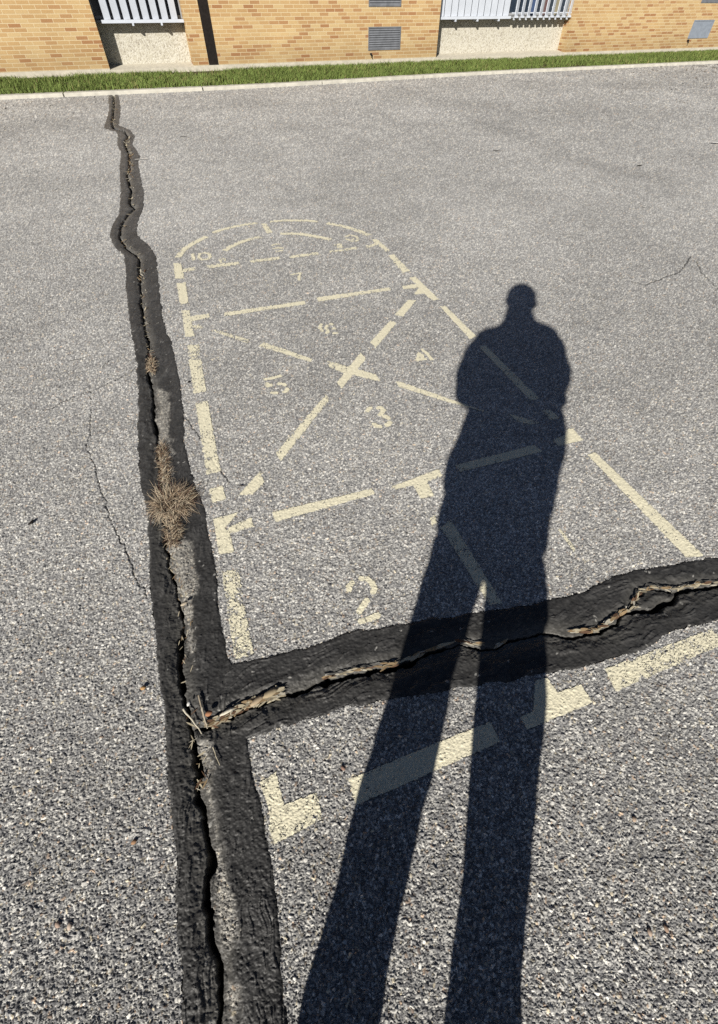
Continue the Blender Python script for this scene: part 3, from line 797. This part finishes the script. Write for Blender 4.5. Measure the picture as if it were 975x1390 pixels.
for (x0, x1), lab in ((R1, None), (R2, None)):
    MB().box(x0, x1, DEP, DEP + .12, PL - .05, SILL + .06).build('pebble_dash_panel', M_PEB, bld)
    MB().box(x0 + .002, x1 - .002, .17, DEP - .001, SILL + .015, SILL + .048).build('window_sill', M_FRAME, bld)
    fr = MB(); n_w = max(2, round((x1 - x0) / .9)); wz0, wz1 = SILL + .06, HEAD
    fr.box(x0, x1, DEP - .05, DEP + .08, wz0, wz0 + .05).box(x0, x1, DEP - .05, DEP + .08, wz1 - .06, wz1)
    for i in range(n_w + 1):
        xm = x0 + (x1 - x0) * i / n_w; fr.box(max(x0, xm - .03), min(x1, xm + .03), DEP - .048, DEP + .078, wz0 + .052, wz1 - .062)
    wf = fr.build('window', M_FRAME, bld)
    MB().box(x0 + .01, x1 - .01, DEP + .01, DEP + .03, wz0 + .01, wz1 - .01).build('pane', M_GLASS, wf)


def grille(x0, x1, y, width, gap, ang, bar, hooks):
    g_ = MB()
    if bar: g_.box(x0, x1, y - .012, y + .03, SILL + .005, SILL + .055)
    else: g_.box(x0, x1, y + .02, y + .035, SILL + .10, SILL + .12)
    go = g_.build('window_screen', M_WHITE, bld)
    x = x0 + gap
    while x < x1 - width * .4:
        sl = MB().rbox((x + width / 2, y + .045 if bar else y, (SILL + .056 + HEAD - .1) / 2), width, .016, HEAD - .1 - SILL - .056, ang)
        sl.box(x + width / 2 + .006, x + width / 2 + .02, y + .04, y + .085, SILL + .2, SILL + .22) if not bar else None
        if not bar: sl.box(x + .01, x + width - .02, y - .035, y + .006, SILL + .02, SILL + .057).box(x + .015, x + .04, y + .004, y + .05, SILL - .02, SILL + .03)
        sl.build('slat', M_WHITE, go); x += width + gap
    for h in hooks:
        MB().box(h - .018, h + .018, y - .02, y + .05, SILL - .035, SILL + .004).box(h - .018, h + .018, y + .02, y + .20, SILL - .03, SILL - .015).build('bracket', M_WHITE, go)


grille(R1[0] + .12, R1[1] - .004, .15, .130, .062, 0.22, True, (0.42, 1.0))
grille(R2[0] + .02, 9.86, .15, .178, .016, 0.08, True, (8.2, 8.85, 9.5))
grille(9.88, R2[1] + .05, .13, .125, .068, 0.45, False, ())
for x, c_, w in ((10.5, (.07, .11, .22), .12), (10.98, (.20, .12, .12), .05), (11.35, (.40, .36, .25), .10)):
    MB().box(x, x + w, DEP - .16, DEP - .06, SILL + .062, SILL + .062 + .35).build('folder', mat_plain('coloured_card', c_, .8, .2, 10, .1), bld)
for i, x in enumerate((R2[0],)): pass


def vent(x0, x1, z0, z1, mat, label, nl=9):
    f = MB(); t = .022
    f.box(x0, x1, -.012, .03, z0, z0 + t).box(x0, x1, -.012, .03, z1 - t, z1).box(x0, x0 + t, -.011, .03, z0 + t, z1 - t).box(x1 - t, x1, -.011, .03, z0 + t, z1 - t)
    v = f.build('vent', mat, bld); v['label'] = label
    MB().box(x0 + t, x1 - t, -.001, .02, z0 + t, z1 - t).build('vent_back', M_DARK if nl else mat, v)
    if nl:
        lv = MB(); dz = (z1 - z0 - 2 * t) / nl
        for i in range(nl):
            za = z0 + t + dz * i; b = len(lv.v)
            lv.v += [(x0 + t, -.011, za + .003), (x1 - t, -.011, za + .003), (x1 - t, -.002, za + dz * .8), (x0 + t, -.002, za + dz * .8), (x0 + t, -.008, za + .001), (x1 - t, -.008, za + .001)]
            lv.f += [(b, b + 1, b + 2, b + 3), (b + 4, b + 5, b + 1, b)]
        lv.build('louvre', mat, v)


vent(5.73, 6.60, .30, .70, M_GREYMET, 'grey louvred wall vent low on the brick')
vent(5.73, 6.57, 1.03, 1.43, M_GREYMET, 'grey louvred wall vent above the low one')
vent(16.36, 17.20, .35, .74, M_BLUEGREY, 'blue grey blanked vent plate at the right end', 0)
vent(16.33, 17.2, 1.085, 1.5, M_GREYMET, 'dark louvred vent above the blue grey plate')
for x, z in ((5.80, .225), (16.40, .30)):
    MB().tube([(x, .02, z + .01), (x, -.05, z + .01), (x + .004, -.07, z - .05)], [.022, .022, .018], 8).build('pipe_stub', M_DARK, bld)

# ------------------------------------------------------------------ dry growth and litter
def ribbons(n, root_fn, col_fn, hmin, hmax, w, droop=1.0):
    V = []; Fc = []; Cc = []
    for i in range(n):
        x, y, z, th, ln = root_fn(i)
        L = random.uniform(hmin, hmax); b = len(V); c = col_fn(i)
        sxn, syn = -math.sin(th), math.cos(th); seg = 5; dp = random.uniform(.3, 2.2) if droop is None else droop
        el = random.uniform(.25, 1.2) if ln is None else ln
        cx_, cy_, cz_ = x, y, z; tw = random.uniform(-.9, .9)
        for k in range(seg + 1):
            t = k / seg; ww = w * (1 - t * .85) * .5
            V += [(cx_ - sxn * ww, cy_ - syn * ww, cz_), (cx_ + sxn * ww, cy_ + syn * ww, cz_ + ww * tw)]
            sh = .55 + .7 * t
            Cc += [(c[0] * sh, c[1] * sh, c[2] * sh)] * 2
            d = L / seg; a = el - dp * t * 1.3; th += tw * .35; sxn, syn = -math.sin(th), math.cos(th)
            cx_ += math.cos(th) * math.cos(a) * d; cy_ += math.sin(th) * math.cos(a) * d; cz_ = max(0.004, cz_ + math.sin(a) * d)
        for k in range(seg): Fc.append((b + 2 * k, b + 2 * k + 1, b + 2 * k + 3, b + 2 * k + 2))
    return np.array(V), np.array(Fc), np.array(Cc)


def straw(i):
    r = random.random()
    if r < .45: c = (.74, .60, .43)
    elif r < .72: c = (.36, .25, .155)
    elif r < .90: c = (.17, .095, .075)
    else: c = (.80, .70, .50)
    f_ = random.uniform(.75, 1.15); return tuple(k * f_ for k in c)


def tuft(cx, cy, rad, n, hmin, hmax, w, label, stretch=(1, 1), axis=None):
    c = at(cx, cy); rot = 0
    if axis:
        d_ = at(*axis[1]) - at(*axis[0]); rot = math.atan2(-d_[0], d_[1])
    def root(i):
        a = random.uniform(0, 2 * PI); r = rad * math.sqrt(random.random())
        dx, dy = r * math.cos(a) * stretch[0], r * math.sin(a) * stretch[1]
        ca, sa = math.cos(rot), math.sin(rot)
        return (ca * dx - sa * dy, sa * dx + ca * dy, random.uniform(.001, .012), a + random.gauss(0, 1.3), random.uniform(-.1, 1.0))
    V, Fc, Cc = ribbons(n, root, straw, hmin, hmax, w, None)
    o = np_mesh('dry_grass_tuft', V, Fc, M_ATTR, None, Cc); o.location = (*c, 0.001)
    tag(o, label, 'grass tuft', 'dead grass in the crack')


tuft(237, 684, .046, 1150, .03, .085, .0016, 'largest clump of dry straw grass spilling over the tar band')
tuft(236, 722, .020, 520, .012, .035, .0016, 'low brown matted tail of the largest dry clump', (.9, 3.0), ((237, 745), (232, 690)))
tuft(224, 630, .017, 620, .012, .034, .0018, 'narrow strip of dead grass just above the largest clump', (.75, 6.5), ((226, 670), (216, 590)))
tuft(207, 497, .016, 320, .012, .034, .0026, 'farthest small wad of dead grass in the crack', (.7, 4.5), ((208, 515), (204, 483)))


def chip_mesh(V, Fc, Cc, c, L, Wd, ang, pitch, col, curl):
    b = len(V); n = 5; ca, sa = math.cos(ang), math.sin(ang)
    for k in range(n):
        t = k / (n - 1) * 2 - 1; ww = Wd * .5 * math.sqrt(max(0.03, 1 - t * t * .92))
        for s in (-1, 1):
            lx, ly = t * L / 2, s * ww
            z = c[2] + lx * math.sin(pitch) + curl * (ly * ly) / max(Wd, 1e-4) * 2 + curl * .5 * t * t * Wd
            V.append((c[0] + ca * lx - sa * ly, c[1] + sa * lx + ca * ly, z)); Cc.append(col)
    for k in range(n - 1): Fc.append((b + 2 * k, b + 2 * k + 1, b + 2 * k + 3, b + 2 * k + 2))


def litter(line, n, t0, t1, spread, lmin, lmax, zbase, name, label, side=0.0, dirspread=.7, wr=(.14, .42)):
    L = ats(line); cum = np.concatenate([[0], np.cumsum(np.linalg.norm(np.diff(L, axis=0), axis=1))])
    a, b = np.interp([t0, t1], np.arange(len(L)), cum); V = []; Fc = []; Cc = []
    for i in range(n):
        s = random.uniform(a, b); x, y = np.interp(s, cum, L[:, 0]), np.interp(s, cum, L[:, 1])
        x2, y2 = np.interp(s + .01, cum, L[:, 0]), np.interp(s + .01, cum, L[:, 1]); dn = math.atan2(y2 - y, x2 - x)
        off = random.gauss(side, spread)
        x -= math.sin(dn) * off; y += math.cos(dn) * off
        r = random.random()
        col = (.62, .54, .38) if r < .45 else (.42, .30, .17) if r < .72 else (.76, .70, .56) if r < .88 else (.22, .13, .08)
        f_ = random.uniform(.7, 1.15); col = tuple(min(.9, k * f_) for k in col)
        ln = random.uniform(lmin, lmax)
        chip_mesh(V, Fc, Cc, (x, y, zbase + random.uniform(0, .005)), ln, ln * random.uniform(*wr), dn + random.gauss(0, dirspread), random.uniform(-.25, .25), col, random.uniform(-.3, .6))
    o = np_mesh(name, np.array(V), np.array(Fc), M_ATTR, None, np.array(Cc)); tag(o, label, 'litter', kind='stuff')
    return o


litter(GAP_CROSS, 190, 0.6, 3.2, .005, .010, .030, .001, 'dead_leaf_litter', 'packed pale dead leaves filling the cross crack beside the junction', .006, .35, (.14, .34))
litter(GAP_CROSS, 46, 4.6, 8.3, .0022, .012, .030, .002, 'dead_leaf_litter', 'thin line of leaf scraps along the middle of the cross crack', .007, .18, (.14, .30))
litter(GAP_CROSS, 26, 8.3, 12, .002, .012, .030, .002, 'dead_leaf_litter', 'leaf scraps in the shaded stretch of the cross crack', .006, .15, (.12, .26))
litter(GAP_CROSS, 55, 14.0, 17.3, .003, .012, .034, .002, 'dead_leaf_litter', 'leaf scraps along the right stretch of the cross crack', .009, .25, (.16, .32))
litter(GAP_LOOP, 34, 0.3, 3, .0025, .010, .026, .003, 'dead_leaf_litter', 'dead leaf scraps around the loose flap of tar', 0, .25, (.16, .32))
litter(GAP_CROSS, 48, 19.8, 23, .0025, .012, .03, .002, 'dead_leaf_litter', 'leaf scraps in the cross crack at the right edge', .008, .22, (.14, .3))
litter(GAP_MAIN, 70, 0, 4, .016, .02, .09, .004, 'dry_litter', 'straw bits in the farthest stretch of the long crack', .02, .7, wr=(.08, .2))
litter(GAP_MAIN, 100, 5, 11, .014, .02, .07, .004, 'dry_litter', 'straw bits in the long crack below its first bend', .02, .6, wr=(.08, .2))
litter(GAP_MAIN, 60, 11, 22, .012, .012, .045, .004, 'dry_litter', 'straw bits in the long crack beside the arched top', .016, .7, wr=(.08, .2))
litter(GAP_MAIN, 45, 22, 26, .008, .008, .03, .004, 'dry_litter', 'straw bits above the farthest wad of dead grass', .012, .7, wr=(.08, .2))
litter(GAP_MAIN, 45, 32.5, 39, .008, .006, .018, .002, 'dry_litter', 'straw bits below the largest dry clump', .014, .8, wr=(.08, .2))
litter(GAP_MAIN, 22, 40.5, 43, .008, .006, .022, .003, 'dry_litter', 'tangled straw where the two cracks meet', .010, 1.2, wr=(.08, .2))


def leaf(px, py, L, W_, ang, col, label, z=.0035, curl=.5, name='dead_leaf', cat='leaf'):
    V = []; Fc = []; Cc = []; c = at(px, py)
    chip_mesh(V, Fc, Cc, (0, 0, 0), L, W_, ang, .05, col, curl)
    o = np_mesh(name, np.array(V), np.array(Fc), M_ATTR, None, np.array(Cc)); o.location = (*c, z)
    sol = o.modifiers.new('thick', 'SOLIDIFY'); sol.thickness = .0006
    return tag(o, label, cat)


def twig(a, b, r, col, label, lift=.004):
    A = at(*a); Bp = at(*b); d = Bp - A; L = float(np.linalg.norm(d)); n = 6; V = []; Fc = []; k = 6
    nx, ny = -d[1] / L, d[0] / L
    mb = MB(); pts = [(d[0] * i / n + nx * random.uniform(-1, 1) * L * .025, d[1] * i / n + ny * random.uniform(-1, 1) * L * .025, random.uniform(0, .002)) for i in range(n + 1)]
    mb.tube(pts, [r * (1 - .5 * i / n) for i in range(n + 1)], k)
    V = np.array(mb.v); Fc = [f for f in mb.f]
    me = bpy.data.meshes.new('twig'); me.from_pydata(mb.v, [], mb.f)
    at_ = me.color_attributes.new('col', 'FLOAT_COLOR', 'POINT'); at_.data.foreach_set('color', np.tile(np.array([*col, 1], np.float32), len(mb.v)))
    o = link_mesh('twig', me, M_ATTR); o.location = (*A, lift)
    return tag(o, label, 'twig')


twig((250, 963), (275, 996), .0021, (.72, .66, .52), 'long bare pale twig slanting across the dark gap at the junction', .006)
twig((272, 946), (280, 986), .0020, (.45, .38, .28), 'greyish twig standing nearest the cracks crossing, pointing up the band', .008)
twig((276, 962), (283, 990), .0024, (.66, .58, .45), 'short thick pale twig beside the greyish one', .008)
twig((290, 1015), (300, 1040), .0012, (.62, .55, .40), 'hair thin straw lying on the dirt below the junction', .008)
leaf(258, 957, .011, .007, 1.4, (.85, .83, .78), 'white chip lying beside the gap above the junction', .008, .8, 'pale_chip', 'chip')
leaf(286, 971, .016, .012, .5, (.45, .22, .12), 'curled reddish brown leaf at the crossing of the cracks', .010, 1.0)
leaf(368, 942, .040, .016, .55, (.42, .34, .22), 'largest curled tan leaf on the cross crack', .005, .45)
leaf(350, 952, .036, .013, .7, (.46, .36, .24), 'long tan leaf just left of the largest curled one', .005, .4)
leaf(310, 968, .034, .008, .5, (.80, .74, .60), 'pale folded leaf strip in the cross crack by the junction', .010, .6)
leaf(252, 822, .020, .010, .7, (.56, .48, .36), 'tan leaf standing on the dirt below the dry clump', .008, .8)
leaf(44, 711, .022, .010, 1.3, (.03, .025, .022), 'small black leaf alone on the asphalt at far left', .004, .6)
leaf(329, 660.5, .022, .004, -.1, (.04, .03, .025), 'dark sliver on the cream arrow shaped dash', .005, .5)
leaf(196, 935, .013, .010, .3, (.55, .34, .16), 'orange brown leaf scrap left of the junction', .004, .6)
leaf(257, 520, .016, .008, 1.2, (.04, .035, .03), 'dark speck of leaf between the tar and the left dashes', .004, .6)
leaf(249, 186.5, .10, .02, .0, (.05, .045, .04), 'dark leaf lying far up the asphalt right of the tar bend', .006, .3)
leaf(868, 226, .07, .02, .2, (.05, .045, .035), 'dark leaf far up the asphalt at right', .006, .4)
leaf(674, 205.5, .08, .02, .0, (.06, .055, .05), 'dark leaf far up the asphalt in the middle', .006, .4)
leaf(971, 196, .11, .05, -.4, (.86, .85, .82), 'white scrap on the asphalt at the far right edge', .008, .6, 'paper_scrap', 'scrap')
leaf(874, 282, .035, .02, .1, (.75, .73, .68), 'pale scrap on the asphalt above the hairline crack', .006, .5, 'paper_scrap', 'scrap')
leaf(192, 217.5, .13, .02, .1, (.80, .78, .72), 'pale straw end poking out of the tar below its bend', .008, .4, 'straw_end', 'straw')
for i, (px, py, col) in enumerate([(80, 1255, (.46, .34, .27)), (96, 1257, (.58, .47, .38)), (881, 1265, (.48, .37, .29)), (903, 1260, (.38, .27, .2)), (466, 1043, (.34, .22, .17)), (860, 1112, (.48, .37, .28)), (183, 1143, (.40, .24, .14)), (862, 1283, (.85, .83, .76))]):
    wh = ('left of the tar at the bottom left', 'beside the first, nearer the tar', 'at the bottom right corner', 'right of the one in the bottom right corner', 'just above the white dash under the left leg shadow',
          'right of the right leg shadow', 'close beside the left edge of the tar band', 'lowest in the bottom right corner')[i]
    leaf(px, py, .011, .008, random.uniform(0, 3), col, ('small tan pebble ' if i != 7 else 'small white pebble ') + wh, .0025, .25, 'pebble', 'pebble')

# ------------------------------------------------------------------ the photographer whose shadow falls on the asphalt
FEET = (0.004, -0.528)
per = empty('person', (*FEET, 0), -math.atan2(AZ[0], AZ[1]))
tag(per, 'person in dark jacket and trousers holding up a phone with one hand', 'person')


def loc(wx, wy, wz):               # world -> the person's frame
    dx, dy = wx - FEET[0], wy - FEET[1]
    return Vector((dx * AZ[1] - dy * AZ[0], dx * AZ[0] + dy * AZ[1], wz))


def limb(mb, pts, radii, n=14):
    """tapered limb with rounded joints"""
    P_, R_ = [], []
    for i in range(len(pts) - 1):
        a, b = Vector(pts[i]), Vector(pts[i + 1])
        for k in range(6):
            t = k / 6; P_.append(a.lerp(b, t)); R_.append(radii[i] * (1 - t) + radii[i + 1] * t)
    P_.append(Vector(pts[-1])); R_.append(radii[-1])
    d0 = (P_[0] - P_[1]).normalized(); d1 = (P_[-1] - P_[-2]).normalized()
    P_ = [P_[0] + d0 * R_[0] * .8] + P_ + [P_[-1] + d1 * R_[-1] * .8]; R_ = [R_[0] * .5] + R_ + [R_[-1] * .5]
    mb.tube(P_, R_, n)


def creases(o, amp, f):
    from mathutils import noise as nz
    for v in o.data.vertices:
        n_ = nz.noise(v.co * f) + .5 * nz.noise(v.co * f * 2.3 + Vector((7, 3, 1)))
        v.co += v.normal * amp * n_
    return o


Fv = Vector((0, cp, -sp)); Uv = Vector((0, sp, cp)); Rv = Vector((1, 0, 0))
lens = Vector((0, 0, H_CAM))
pc = lens - Fv * 0.018 - Uv * 0.055 + Rv * 0.018        # middle of the phone, just behind its lens
rotm = Matrix.Rotation(math.atan2(AZ[0], AZ[1]), 4, 'Z')
toL = lambda w: loc(w.x, w.y, w.z)
phw, phh, pht = .074, .15, .0085
R_L, U_L, F_L = [(toL(pc + d) - toL(pc)) for d in (Rv, Uv, Fv)]
pcL = toL(pc)
shL, elL, wrL = (-.135, .075, 1.345), (-.168, .13, 1.05), None
hand_c = pcL - R_L * .048 - U_L * .035 - F_L * .012
wrL = hand_c + Vector((-.012, -.075, -.03))
shR, elR, hR = (.150, .060, 1.385), (.200, .10, 1.115), Vector((-.035, .355, 1.075))
wrR = hR + Vector((.06, -.055, .0))
body = MB()
body.rings([(0, .0, .80, .13, .09), (.01, .0, .90, .155, .105), (.012, .02, 1.02, .135, .095), (.015, .045, 1.18, .155, .105), (.015, .06, 1.30, .165, .10), (.012, .075, 1.38, .125, .08), (.01, .09, 1.425, .06, .06), (.008, .105, 1.48, .05, .052)], 24)
# head: skull, jaw, nose, ears
hx, hy = .008, .135
body.rings([(hx, hy + .015, 1.440, .030, .040), (hx, hy + .018, 1.455, .050, .066), (hx, hy + .012, 1.49, .064, .084), (hx, hy + .004, 1.53, .072, .092), (hx, hy, 1.57, .076, .097), (hx, hy - .002, 1.605, .074, .094), (hx, hy - .004, 1.635, .060, .076), (hx, hy - .005, 1.655, .034, .045), (hx, hy - .005, 1.661, .012, .015)], 24)
body.tube([(hx, hy + .095, 1.575), (hx, hy + .108, 1.545), (hx, hy + .120, 1.522), (hx, hy + .098, 1.512)], [.008, .011, .014, .010], 8)
body.tube([(hx - .025, hy + .092, 1.487), (hx, hy + .101, 1.489), (hx + .025, hy + .092, 1.487)], [.006, .010, .006], 8)
for s in (-1, 1): body.tube([(hx + s * .074, hy - .005, 1.585), (hx + s * .080, hy - .012, 1.565), (hx + s * .077, hy - .008, 1.54), (hx + s * .072, hy + .002, 1.52)], [.005, .008, .007, .004], 8)
limb(body, [shL, elL, wrL], [.050, .042, .028]); limb(body, [shR, elR, wrR], [.050, .042, .028])
for (cxl, s) in ((-.135, -1), (.087, 1)):
    limb(body, [(s * .075 + .005, 0, .80), (cxl * .8, .015, .45), (cxl, -.01, .10)], [.082, .055, .038])
    body.tube([(cxl, -.05, .045), (cxl + s * .01, .06, .045), (cxl + s * .02, .16, .035), (cxl + s * .025, .20, .03)], [.034, .038, .036, .018], 10)


def hand(mb, w, c, finger_paths, thumb):
    mid = (Vector(w) + c) / 2
    mb.tube([w, mid, c], [.026, .032, .034], 12, .55)
    for p, r in finger_paths: mb.tube(p, [r, r * .98, r * .9, r * .72], 8)
    mb.tube(thumb, [.0115, .011, .009], 8)


# left hand: palm behind the left edge of the phone, fingers round its back, thumb on the face
fp = []
for k, (off, ln, r) in enumerate(((.030, .9, .0082), (.010, 1.0, .0086), (-.011, .95, .0082), (-.030, .78, .0072))):
    b0 = hand_c + U_L * (off - .0) ; edge = pcL - R_L * (phw / 2 + .011) + U_L * (off - .035)
    p1 = edge + F_L * .004; p2 = pcL - R_L * (phw / 2 - .008) + U_L * (off - .035) + F_L * .013; p3 = pcL - R_L * (phw / 2 - .030 * ln) + U_L * (off - .038) + F_L * .0125
    fp.append(([b0, p1, p2, p3], r))
hand(body, wrL, hand_c, fp, [hand_c + U_L * .03, pcL - R_L * (phw / 2 - .002) + U_L * .015 - F_L * .015, pcL - R_L * .010 + U_L * .02 - F_L * .014])
# right hand: half closed in front of the chest, index finger towards the screen
dirh = (hR - wrR).normalized(); fp = []
for k, (off, r) in enumerate(((.026, .0082), (.009, .0086), (-.009, .0082), (-.026, .0072))):
    b0 = hR + Vector((0, 0, off)); cl = 0.25 if k == 0 else 1.0
    p1 = b0 + dirh * .038; p2 = p1 + (dirh * (1 - .6 * cl) + Vector((-.6 * cl, -.25 * cl, -.1))).normalized() * .026; p3 = p2 + (dirh * (1 - 1.5 * cl) + Vector((-.2, -.5 * cl, -.1))).normalized() * .020
    fp.append(([b0, p1, p2, p3], r))
hand(body, wrR, hR, fp, [hR + Vector((-.01, -.005, .03)), hR + Vector((-.035, .02, .045)), hR + Vector((-.05, .045, .042))])
body.remesh('body', M_SKIN, per, .0055, 3)
for s in (-1, 1):
    MB().rings([(hx + s * .030, hy + .086, 1.553 + dz, r, r * .6) for dz, r in ((-.006, .004), (-.003, .010), (0, .012), (.003, .010), (.006, .004))], 10).build('eye', M_DARK, per, True)
hair = MB().rings([(hx, hy - .03, 1.54, .070, .068), (hx, hy - .02, 1.565, .077, .080), (hx, hy - .018, 1.59, .081, .088), (hx, hy - .012, 1.62, .079, .092), (hx, hy - .008, 1.645, .063, .078), (hx, hy - .008, 1.665, .038, .048), (hx, hy - .008, 1.673, .012, .015)], 24)
hair.remesh('hair', M_HAIR, per, .006, 3)
jk = MB()
jk.rings([(.010, -.005, .815, .180, .130), (.014, -.003, .90, .190, .135), (.036, .005, 1.00, .194, .135), (.040, .03, 1.10, .186, .13), (.018, .045, 1.20, .185, .13), (.018, .06, 1.29, .188, .125), (.022, .07, 1.355, .172, .105), (.026, .075, 1.40, .136, .085), (.022, .085, 1.435, .098, .070), (.012, .098, 1.468, .076, .066), (.010, .106, 1.515, .069, .068)], 28)
limb(jk, [(-.095, .07, 1.345), (-.138, .09, 1.27), (-.156, .11, 1.16), (-.156, .13, 1.065), tuple(Vector(elL).lerp(wrL, .93))], [.072, .072, .069, .062, .046])
limb(jk, [(.112, .06, 1.418), (.168, .068, 1.362), (.188, .085, 1.25), (.186, .10, 1.145), tuple(Vector(elR).lerp(wrR, .93))], [.068, .074, .072, .064, .046])
creases(jk.remesh('jacket', M_JACKET, per, .010, 4), .011, 11)
tr = MB()
tr.rings([(.003, 0, .672, .03, .03), (.003, 0, .70, .15, .09), (.005, 0, .76, .172, .112), (.010, 0, .88, .172, .118), (.012, 0, .93, .150, .105)], 24)
tr.rings([(-.080, 0, .70, .082, .095), (-.095, .006, .58, .074, .088), (-.108, .010, .48, .066, .078), (-.120, .008, .38, .068, .072), (-.134, .002, .26, .064, .068), (-.137, -.004, .16, .060, .068), (-.138, -.008, .06, .060, .070)], 20)
tr.rings([(.085, 0, .70, .088, .095), (.098, .006, .58, .078, .088), (.100, .010, .48, .072, .078), (.097, .008, .38, .064, .072), (.088, .002, .26, .058, .066), (.086, -.004, .16, .058, .066), (.086, -.008, .06, .058, .068)], 20)
creases(tr.remesh('trousers', M_TROUS, per, .010, 3), .009, 13)
for cxl, s in ((-.138, -1), (.086, 1)):
    sh = MB(); sh.rings([(cxl + s * .012, .075, .0, .044, .150), (cxl + s * .012, .075, .018, .047, .153), (cxl + s * .011, .07, .04, .045, .145), (cxl + s * .006, .04, .065, .040, .105), (cxl, -.01, .09, .038, .058), (cxl, -.015, .105, .036, .052)], 24)
    sh.build('shoe', M_SHOE, per, True)
# phone
ph = empty('phone', tuple(pc))
ph.rotation_euler = cam.rotation_euler
tag(ph, 'black smartphone held up in the left hand of the person', 'phone')
bm = bmesh.new(); bmesh.ops.create_cube(bm, size=1); bmesh.ops.scale(bm, vec=(phw, phh, pht), verts=bm.verts)
bmesh.ops.bevel(bm, geom=[e for e in bm.edges if abs((e.verts[0].co - e.verts[1].co).z) > pht * .5], offset=.010, segments=5, affect='EDGES')
bmesh.ops.bevel(bm, geom=list(bm.edges), offset=.0012, segments=2, affect='EDGES')
me = bpy.data.meshes.new('shell'); bm.to_mesh(me); bm.free(); link_mesh('shell', me, M_PHONE, ph)
MB().box(-phw / 2 + .004, phw / 2 - .004, -phh / 2 + .004, phh / 2 - .004, pht / 2 + .0001, pht / 2 + .0006).build('screen', M_GLASS, ph)
MB().box(-.018 - .013, -.018 + .013, .055 - .013, .055 + .013, -pht / 2 - .0022, -pht / 2 - .0001).build('camera_bump', M_GREYMET, ph)
